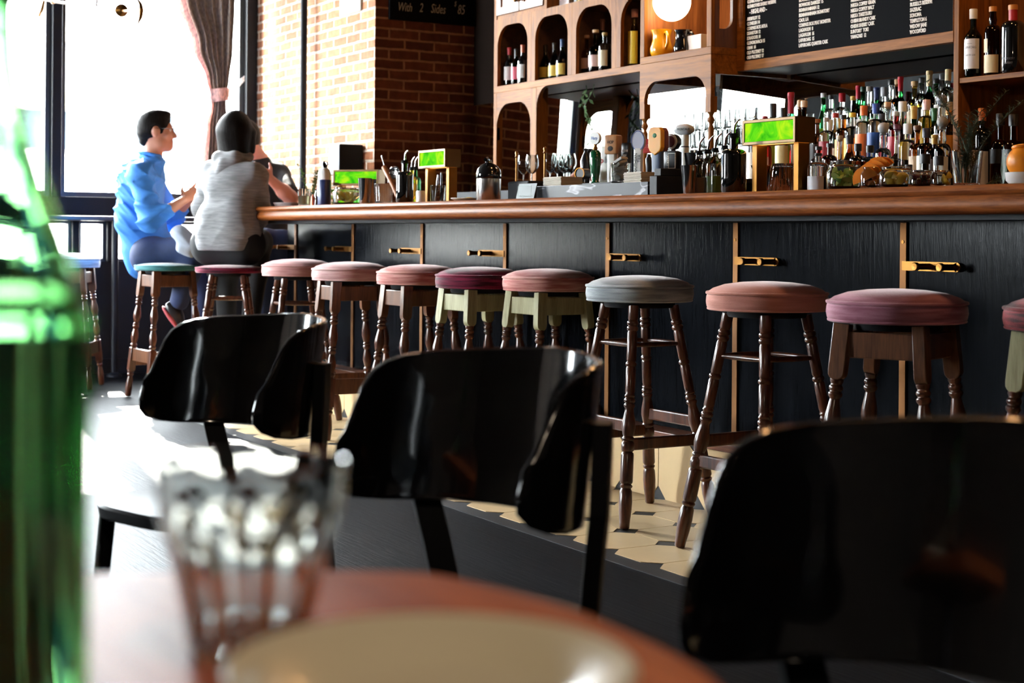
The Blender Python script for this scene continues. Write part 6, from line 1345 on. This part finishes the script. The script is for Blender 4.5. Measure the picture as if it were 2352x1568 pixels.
# ================================================================== CURTAIN, CHANDELIER
def cloth_mat(name, c, tr):
    m = bpy.data.materials.new(name); m.use_nodes = True; nt = m.node_tree; N, L = nt.nodes, nt.links; b = N['Principled BSDF']; out = N['Material Output']
    setp(b, color=c, rough=.9); tc = N.new('ShaderNodeTexCoord'); mp = N.new('ShaderNodeMapping'); mp.inputs['Scale'].default_value = (60, 60, 18); L.new(tc.outputs['Object'], mp.inputs['Vector'])
    n = N.new('ShaderNodeTexNoise'); n.inputs['Scale'].default_value = 2; n.inputs['Detail'].default_value = 4; L.new(mp.outputs[0], n.inputs['Vector'])
    k = lin(c); rp = N.new('ShaderNodeValToRGB'); e = rp.color_ramp.elements; e[0].position = .35; e[0].color = (k[0]*.6, k[1]*.6, k[2]*.6, 1); e[1].position = .65; e[1].color = (min(1, k[0]*1.3), min(1, k[1]*1.3), min(1, k[2]*1.3), 1)
    L.new(n.outputs['Fac'], rp.inputs['Fac']); L.new(rp.outputs['Color'], b.inputs['Base Color'])
    t = N.new('ShaderNodeBsdfTranslucent'); L.new(rp.outputs['Color'], t.inputs['Color']); mx = N.new('ShaderNodeMixShader'); mx.inputs[0].default_value = tr
    L.new(b.outputs[0], mx.inputs[1]); L.new(t.outputs[0], mx.inputs[2]); L.new(mx.outputs[0], out.inputs[0]); MATS[name] = m; return m
cur_m = cloth_mat('curtain_grey_brown', '#7d7168', .2); pink_m = cloth_mat('curtain_pink_lining', '#dcb4ae', .35); white_cl = cloth_mat('white_tape', '#efece8', .4)
cx0 = XW+.11
ct = thing('curtain', 'grey-brown window curtain with pink lining gathered by a pink tie', 'curtain', (cx0, 3.6, 0))
def edge_at(z, pts):
    for (z0, y0), (z1, y1) in zip(pts, pts[1:]):
        if z0 >= z >= z1:
            t = (z0-z)/(z0-z1); t = t*t*(3-2*t) if z0-z1 < .4 else t; return y0+(y1-y0)*t
    return pts[-1][1]
Lf = [(3.06, 3.16), (2.57, 3.372), (2.25, 3.49), (2.02, 3.585), (1.93, 3.612), (1.85, 3.622), (1.7, 3.585), (1.4, 3.555), (1.0, 3.54)]
Rt = [(3.06, 3.83), (2.57, 3.79), (2.25, 3.775), (2.02, 3.752), (1.93, 3.735), (1.85, 3.735), (1.7, 3.76), (1.4, 3.775), (1.0, 3.79)]
def drape(f0, f1, amp, nf, dx=0, n=70, nz=60):
    P = []
    for i in range(nz+1):
        z = 3.06-2.0*i/nz; a = edge_at(z, Lf)-3.6; c = edge_at(z, Rt)-3.6; g = min(1, .3+abs(z-1.9)*1.2); row = []
        for j in range(n+1):
            t = f0+(f1-f0)*j/n; row.append(Vector((dx+amp*g*math.sin(2*PI*nf*t+.7*math.sin(3*t))+.012*math.sin(5*z+9*t), a+(c-a)*t, z)))
        P.append(row)
    return P
def thick(P, d):
    b = MB(); Q = [[v+Vector((d, 0, 0)) for v in row] for row in P]; b.grid(P); b.grid(Q); 
    rim = P[0]+[r[-1] for r in P[1:]]+list(reversed(P[-1]))[1:]+[r[0] for r in reversed(P[1:-1])]; rq = [v+Vector((d, 0, 0)) for v in rim]
    b.grid([rim, rq], 0, True); return b
thick(drape(.1, 1, .034, 7), .004).build('drape', cur_m, ct, smooth=70)
thick(drape(-.02, .12, .012, 1, .03, 12), .004).build('lining', pink_m, ct, smooth=70)
P = []
for i in range(5):
    z = 1.875+.09*i/4; P.append([Vector((.0+.058*math.sin(a), (edge_at(z, Lf)+edge_at(z, Rt))/2-3.6+(edge_at(z, Rt)-edge_at(z, Lf)+.03)/2*math.cos(a), z+.012*math.cos(a))) for a in [2*PI*k/28 for k in range(28)]])
MB().grid(P, 0, True).build('tie_band', pink_m, ct, smooth=70)
tb = MB(); tb.add([(.02, .12, 1.88), (.02, .12, 1.95), (-.02, .275, 2.07), (-.02, .275, 2.03), (.023, .12, 1.88), (.023, .12, 1.95), (-.017, .275, 2.07), (-.017, .275, 2.03)], [(0, 1, 2, 3), (4, 7, 6, 5), (0, 4, 5, 1), (1, 5, 6, 2), (2, 6, 7, 3), (3, 7, 4, 0)]); tb.build('tie_strap', white_cl, ct, smooth=0)
a0 = atY(110, 2, 2.4); Yc = 2.4
def cp(px, py): return atY(px, py, Yc)
c0 = cp(205, 12)
ch = thing('chandelier', 'slim brass chandelier arm with curved end pieces hanging by the window', 'chandelier', tuple(c0))
L_ = lambda px, py: cp(px, py)-c0
dark_br = mat('dark_bronze', '#4a3420', .5, spec=.1)
MB().tube([L_(98, -2), L_(125, 3), L_(200, 14), L_(282, 25)], .0105, 10).build('bar', dark_br, ch, smooth=60)
MB().tube([L_(282, 25), L_(326, 22)], .008, 10).build('bar', brass, ch, smooth=60)
b = MB(); q = (L_(326, 22)-L_(282, 25)).normalized(); M_ = Matrix.Translation(L_(279, 24)) @ q.to_track_quat('Z', 'Y').to_matrix().to_4x4(); b.lathe([(.008, -.02), (.034, -.008), (.036, .004), (.02, .02), (.008, .03)], 20, 0, M_); b.build('boss', brass, ch, smooth=50)
for pts in ([(317, 0), (323, 10), (325, 24), (323, 40), (317, 54)], [(104, -10), (100, 6), (97, 20), (90, 36)]): MB().tube([L_(*p) for p in pts], [.005, .01, .012, .01, .004][:len(pts)], 8).build('end_arc', brass, ch, smooth=60)
MB().lathe([(.006, -.02), (.014, -.012), (.014, .012), (.006, .02)], 14, 0, Matrix.Translation(L_(122, 4)) @ q.to_track_quat('Z', 'Y').to_matrix().to_4x4()).build('boss', brass, ch, smooth=50)
for px, py in ((177, 11), (222, 17)): p = L_(px, py); MB().cyl(p, (p.x, p.y, ZC-c0.z), .006, 8).build('hanging_rod', dark_br, ch)
# ================================================================== WINDOW COUNTER
wc = thing('window_counter', 'narrow black drinks counter under the big window, on slim black posts', 'counter', (XW+.2, 1.6, 0))
MB().box(-.18, -1.6, 1.035, .12, 2.2, 1.066).build('top', mat('black_counter', '#1c1c22', .3), wc, smooth=0, bevel=.006)
for y in (-1.2, .1, 1.32): MB().cyl((.06, y, 0), (.06, y, 1.036), .022, 16).lathe([(.05, .0), (.05, .012), (.022, .03)], 20, 0, Matrix.Translation((.06, y, 0))).build('post', black_paint, wc, smooth=50)
# ================================================================== CAFE CHAIRS
def shell_mb(r=.18, z0=.575, z1=.805, th=.011):
    rows = [(0, 55), (.012, 78), (.04, 92), (.09, 101), (.16, 106), (.26, 106), (.4, 103), (.55, 98), (.7, 92), (.82, 87), (.9, 82), (.955, 75), (.985, 66), (1, 54)]
    n = 44; Po = []; Pi = []
    for t, w in rows:
        z = z0+(z1-z0)*t; lean = .035*(t-.3)
        ro = []; ri = []
        for j in range(n+1):
            a = R(-w+2*w*j/n); d = Vector((math.cos(a), math.sin(a), 0)); zz = z-.012*abs(math.sin(a))*(1 if t > .5 else -.6)
            ro.append(d*(r+lean*math.cos(a)+th)+Vector((0, 0, zz))); ri.append(d*(r+lean*math.cos(a))+Vector((0, 0, zz)))
        Po.append(ro); Pi.append(ri)
    b = MB().grid(Po).grid(Pi)
    def rim(P): return P[0]+[r_[-1] for r_ in P[1:]]+list(reversed(P[-1]))[1:]+[r_[0] for r_ in reversed(P[1:-1])]
    A = rim(Po); Bm = rim(Pi); mid = [(p+q)/2+((p+q)/2-Vector((.12, 0, (z0+z1)/2))).normalized()*.0035 for p, q in zip(A, Bm)]
    b.grid([A, mid, Bm], 0, True); return b
def weld(o, d=.0004):
    bm = bmesh.new(); bm.from_mesh(o.data); bmesh.ops.remove_doubles(bm, verts=bm.verts, dist=d); bmesh.ops.recalc_face_normals(bm, faces=bm.faces); bm.to_mesh(o.data); bm.free(); o.data.shade_smooth(); o.data.set_sharp_from_angle(angle=R(60))
def cafe_chair(loc, rz, label):
    t = thing('cafe_chair', label, 'chair', loc, rz, 'black lacquered chairs with wrap-round backs')
    s = shell_mb().build('backrest', black_gloss, t, smooth=60); weld(s)
    for y in (-1, 1):
        a = R(57)*y; MB().cyl((.181*math.cos(a), .181*math.sin(a), .60), (.1765*math.cos(a), .1765*math.sin(a), .60), .0065, 14).build('screw', brass, t)
        p = Vector((.206*math.cos(a), .206*math.sin(a), 0)); q = Vector((.19*math.cos(a*.8), .19*math.sin(a*.8), 0))
        tn = Vector((-math.sin(a), math.cos(a), 0))*.021; rn = Vector((math.cos(a), math.sin(a), 0))*.012
        P = [[c+tn+rn, c-tn+rn, c-tn-rn, c+tn-rn] for c in (p+Vector((.006, 0, .72)), p+Vector((0, 0, .6)), (p+q)/2+Vector((0, 0, .52)), q+Vector((0, 0, .43)))]
        bp_ = MB().grid(P, 0, True); bp_.add(P[0], [(0, 1, 2, 3)]); bp_.add(P[-1], [(3, 2, 1, 0)]); bp_.build('back_post', black_paint, t, smooth=0, bevel=.003)
    seat = MB(); n = 36
    def rr(a): return .2*(1+.06*math.cos(4*a+PI))
    ring = lambda z, k: [Vector((k*rr(a)*math.cos(a)-.01, k*rr(a)*math.sin(a), z)) for a in [2*PI*i/n for i in range(n)]]
    P = [ring(.428, .9), ring(.43, 1.), ring(.45, 1.02), ring(.455, .99), ring(.452, .85), ring(.446, .5), ring(.445, .1)]; seat.grid(P, 0, True); seat.add(P[0], [tuple(reversed(range(n)))]); seat.add(P[-1], [tuple(range(n))]); seat.build('seat', black_paint, t, smooth=45)
    for x, y in ((-.15, -.14), (-.15, .14), (.15, -.14), (.15, .14)):
        MB().turned((x*1.2, y*1.15, 0), (x, y, .43), [(.011, 0), (.014, .3), (.016, 1)], 14).build('leg', black_paint, t, smooth=60)
    MB().tube([(.165*math.cos(a), .16*math.sin(a), .2) for a in [2*PI*i/24 for i in range(24)]], .008, 8, closed=True).build('stretcher_ring', black_paint, t, smooth=60)
    return t
CHB = R(50)+WA
def chair_at(px, Zc, rot, label):
    d = ray(px, 700); p = d*Zc; return cafe_chair((p.x, p.y, 0), rot, label)
chair_at(1034, 2.12, R(46)+WA, 'black lacquered cafe chair just beyond the table edge, middle one of the three')
chair_at(500, 3.02, R(47)+WA, 'black lacquered cafe chair farthest from the table, below the two seated drinkers')
chair_at(2080, 1.27, R(48)+WA, 'large dark cafe chair closest to the camera beside the table corner')
# ================================================================== OUR TABLE
TZ = .76
out = [(-.62, .955), (-.45, .958), (-.26, .966), (-.154, .977), (-.06, .976), (-.025, .955), (.03, .895), (.062, .84), (.088, .785), (.102, .735), (.108, .66), (.11, .5), (.1, .33), (.03, .28), (-.2, .27), (-.55, .28), (-.66, .36), (-.68, .6), (-.67, .9)]
tbl = thing('cafe_table', 'orange-brown wooden cafe table with a rounded edge, holding the plate, tumbler and green bottle', 'table', tuple(cam(-.2, .65)))
tc = Vector(tbl.location)
def cr_spline(pts, n=5):
    o = []; N_ = len(pts)
    for i in range(N_):
        p0, p1, p2, p3 = [Vector((*pts[(i+k-1) % N_], 0)) for k in range(4)]
        for k in range(n):
            t = k/n; o.append(.5*((2*p1)+(-p0+p2)*t+(2*p0-5*p1+4*p2-p3)*t*t+(-p0+3*p1-3*p2+p3)*t**3))
    return o
sp_ = cr_spline(out)
poly = [((cam(v.x, v.y)-tc).x, (cam(v.x, v.y)-tc).y) for v in sp_]
MB().prism(poly, 'Z', TZ-.028, TZ).build('top', wood('table_wood', '#8a3c16', '#b45a24', 'X', 1.1, .45, .03, spec=.07), tbl, smooth=40, bevel=.006, segs=3)
MB().lathe([(.24, 0), (.24, .012), (.05, .035), (.032, .06), (.032, .69), (.11, .72), (.11, .733)], 32).build('pedestal', black_paint, tbl, smooth=40)
# plate
pc = cam(-.033, .672, TZ)
pl2 = tag(MB().lathe([(0, .004), (.045, .004), (.048, 0), (.05, .0), (.056, .006), (.074, .017), (.0875, .022), (.0885, .0245), (.0865, .0265), (.073, .0225), (.06, .012), (.052, .0085), (0, .008)], 64).build('plate', mat('cream_stoneware', '#d6ccb2', .3, coat=.3), loc=pc, smooth=60), 'cream plate at the table edge in front of the tumbler', 'plate')
# faceted tumbler
def facet_glass(loc):
    t = thing('water_tumbler', 'clear faceted tumbler standing on the wooden table beside the green bottle', 'glass', loc); n = 9; sg = 72; h = .0955
    def ring(z, r, fac): 
        o = []
        for k in range(sg):
            a = 2*PI*k/sg; q = (a*n/(2*PI)) % 1; rr = r*math.cos(PI/n)/math.cos((q-.5)*2*PI/n); o.append(Vector(((r*(1-fac)+rr*fac*1.02)*math.cos(a), (r*(1-fac)+rr*fac*1.02)*math.sin(a), z)))
        return o
    P = [ring(0, .0285, .6), ring(.003, .0305, 1), ring(.02, .033, 1), ring(.045, .0385, 1), ring(.058, .0425, 1), ring(.064, .0445, .4), ring(.07, .0452, 0), ring(h, .0477, 0), ring(h+.0008, .0468, 0), ring(h, .0458, 0), ring(.07, .0432, 0), ring(.05, .0385, 0), ring(.02, .0305, 0), ring(.0125, .028, 0)]
    b = MB().grid(P, 0, True); b.add(P[0], [tuple(reversed(range(sg)))]); b.add(P[-1], [tuple(range(sg))]); b.build('glass_body', g_clear, t, smooth=22)
    return t
gpos = cam(-.129, .78, TZ+.0004); facet_glass(gpos)
# green bottle
bp = cam(-1221/F*.65, .65, TZ)
bottle_green = glass('bottle_green', '#f2fff0')
_n = bottle_green.node_tree; _va = _n.nodes.new('ShaderNodeVolumeAbsorption'); _va.inputs['Color'].default_value = (.03, .72, .12, 1); _va.inputs['Density'].default_value = 240.
_n.links.new(_va.outputs[0], _n.nodes['Material Output'].inputs['Volume'])
gb = thing('green_bottle', 'tall green glass bottle on the table at the edge of the picture', 'bottle', bp)
op = [(0, .003), (.03, .0), (.041, .001), (.045, .008), (.045, .17), (.0438, .178), (.040, .183), (.038, .192), (.0335, .207), (.028, .222), (.0225, .24), (.019, .254), (.016, .268), (.0144, .28), (.0136, .295), (.0136, .304), (.0165, .307), (.0165, .317), (.0145, .319), (.0145, .334), (.013, .336)]
ip = [(.0105, .336), (.0108, .3), (.0118, .28), (.0136, .268), (.0166, .254), (.02, .24), (.0255, .222), (.031, .207), (.0355, .192), (.0375, .183), (.0415, .174), (.0425, .165), (.0425, .012), (.036, .006), (0, .008)]
MB().lathe(op+ip, 64).build('glass_body', bottle_green, gb, smooth=35)
# ================================================================== LIGHT
w = bpy.data.worlds.new('sky'); SC.world = w; w.use_nodes = True; bg = w.node_tree.nodes['Background']; bg.inputs[0].default_value = (.90, .95, 1., 1); bg.inputs[1].default_value = 82.
sun = bpy.data.lights.new('sun', 'SUN'); sun.energy = 70.; sun.angle = R(.6); sun.color = (1., .95, .86)
so = bpy.data.objects.new('sun', sun); COL.objects.link(so); sd = Vector((1, -.17, -.62)).normalized(); so.rotation_euler = sd.to_track_quat('-Z', 'Y').to_euler()
# portals guide the sky's light through the panes
for i, (a, c, z0, z1) in enumerate([(WY0, WY1, 1.2, WT), (WY0, WY1, .76, 1.03)]):
    pl = bpy.data.lights.new('daylight_portal', 'AREA'); pl.shape = 'RECTANGLE'; pl.size = z1-z0; pl.size_y = c-a; pl.cycles.is_portal = True
    po_ = bpy.data.objects.new('daylight_portal', pl); COL.objects.link(po_); po_.location = (XW-.17, (a+c)/2, (z0+z1)/2); po_.rotation_euler = (0, -PI/2, 0)
def lamp(name, loc, e, col, r=.05):
    l = bpy.data.lights.new(name, 'POINT'); l.energy = e; l.color = col; l.shadow_soft_size = r; o = bpy.data.objects.new(name, l); COL.objects.link(o); o.location = loc; return o
WARM = (1., .72, .42)
# unseen pendant globes added to warm the bar top and back bar
pl = bpy.data.lights.new('daylight_portal', 'AREA'); pl.shape = 'RECTANGLE'; pl.size = LX1-LX0; pl.size_y = 3.1-LZ0; pl.cycles.is_portal = True
po_ = bpy.data.objects.new('daylight_portal', pl); COL.objects.link(po_); po_.location = ((LX0+LX1)/2, YL-.14, (LZ0+3.1)/2); po_.rotation_euler = (PI/2, 0, PI)
pend = None
for i, x in enumerate((-5.2, -3.6, -2.0)):
    t = thing('added_pendant', 'added white globe pendant, unseen above the bar', 'lamp', (x, 3.6, 2.8), 0, 'added globe pendants over the bar')
    MB().ball((0, 0, 0), .1, 24).build('globe', emis('added_pendant_glow', '#ffc080', 45.), t, smooth=80); MB().cyl((0, 0, .095), (0, 0, ZC-2.8), .006, 8).build('rod', brass, t)
tp_ = cam(.1, .35, 2.05); t = thing('added_pendant', 'added white globe pendant, unseen above the cafe table', 'lamp', tp_, 0)  # unseen globe added to brighten the plate and table
MB().ball((0, 0, 0), .1, 24).build('globe', emis('added_table_glow', '#ffe6c8', 60.), t, smooth=80); MB().cyl((0, 0, .095), (0, 0, ZC-2.05), .006, 8).build('rod', brass, t)
# ================================================================== CAMERA
cd = bpy.data.cameras.new('camera'); co = bpy.data.objects.new('camera', cd); COL.objects.link(co); SC.camera = co
rv = Vector((sa, ca, 0)); fv = Vector((-ca, sa, 0)); up = Vector((0, 0, 1)); xax = rv*cr+up*sr; yax = up*cr-rv*sr; zax = -fv
co.matrix_world = Matrix(((xax.x, yax.x, zax.x, 0), (xax.y, yax.y, zax.y, 0), (xax.z, yax.z, zax.z, CAMH), (0, 0, 0, 1)))
cd.sensor_width = 36; cd.lens = F*36/2352; cd.shift_y = -(784-CY)/2352; cd.clip_start = .02; cd.clip_end = 200
cd.dof.use_dof = True; cd.dof.focus_distance = 5.2; cd.dof.aperture_fstop = 5.0
vs = SC.view_settings; vs.view_transform = 'Standard'; vs.look = 'None'; vs.exposure = .25; vs.gamma = 1.; vs.use_curve_mapping = False
cy = SC.cycles; cy.max_bounces = 9; cy.diffuse_bounces = 4; cy.glossy_bounces = 4; cy.transmission_bounces = 8; cy.transparent_max_bounces = 8; cy.caustics_reflective = False; cy.caustics_refractive = True
cy.sample_clamp_indirect = 6.; cy.blur_glossy = 1.; cy.use_denoising = True
try: cy.denoiser = 'OPENIMAGEDENOISE'
except Exception: pass
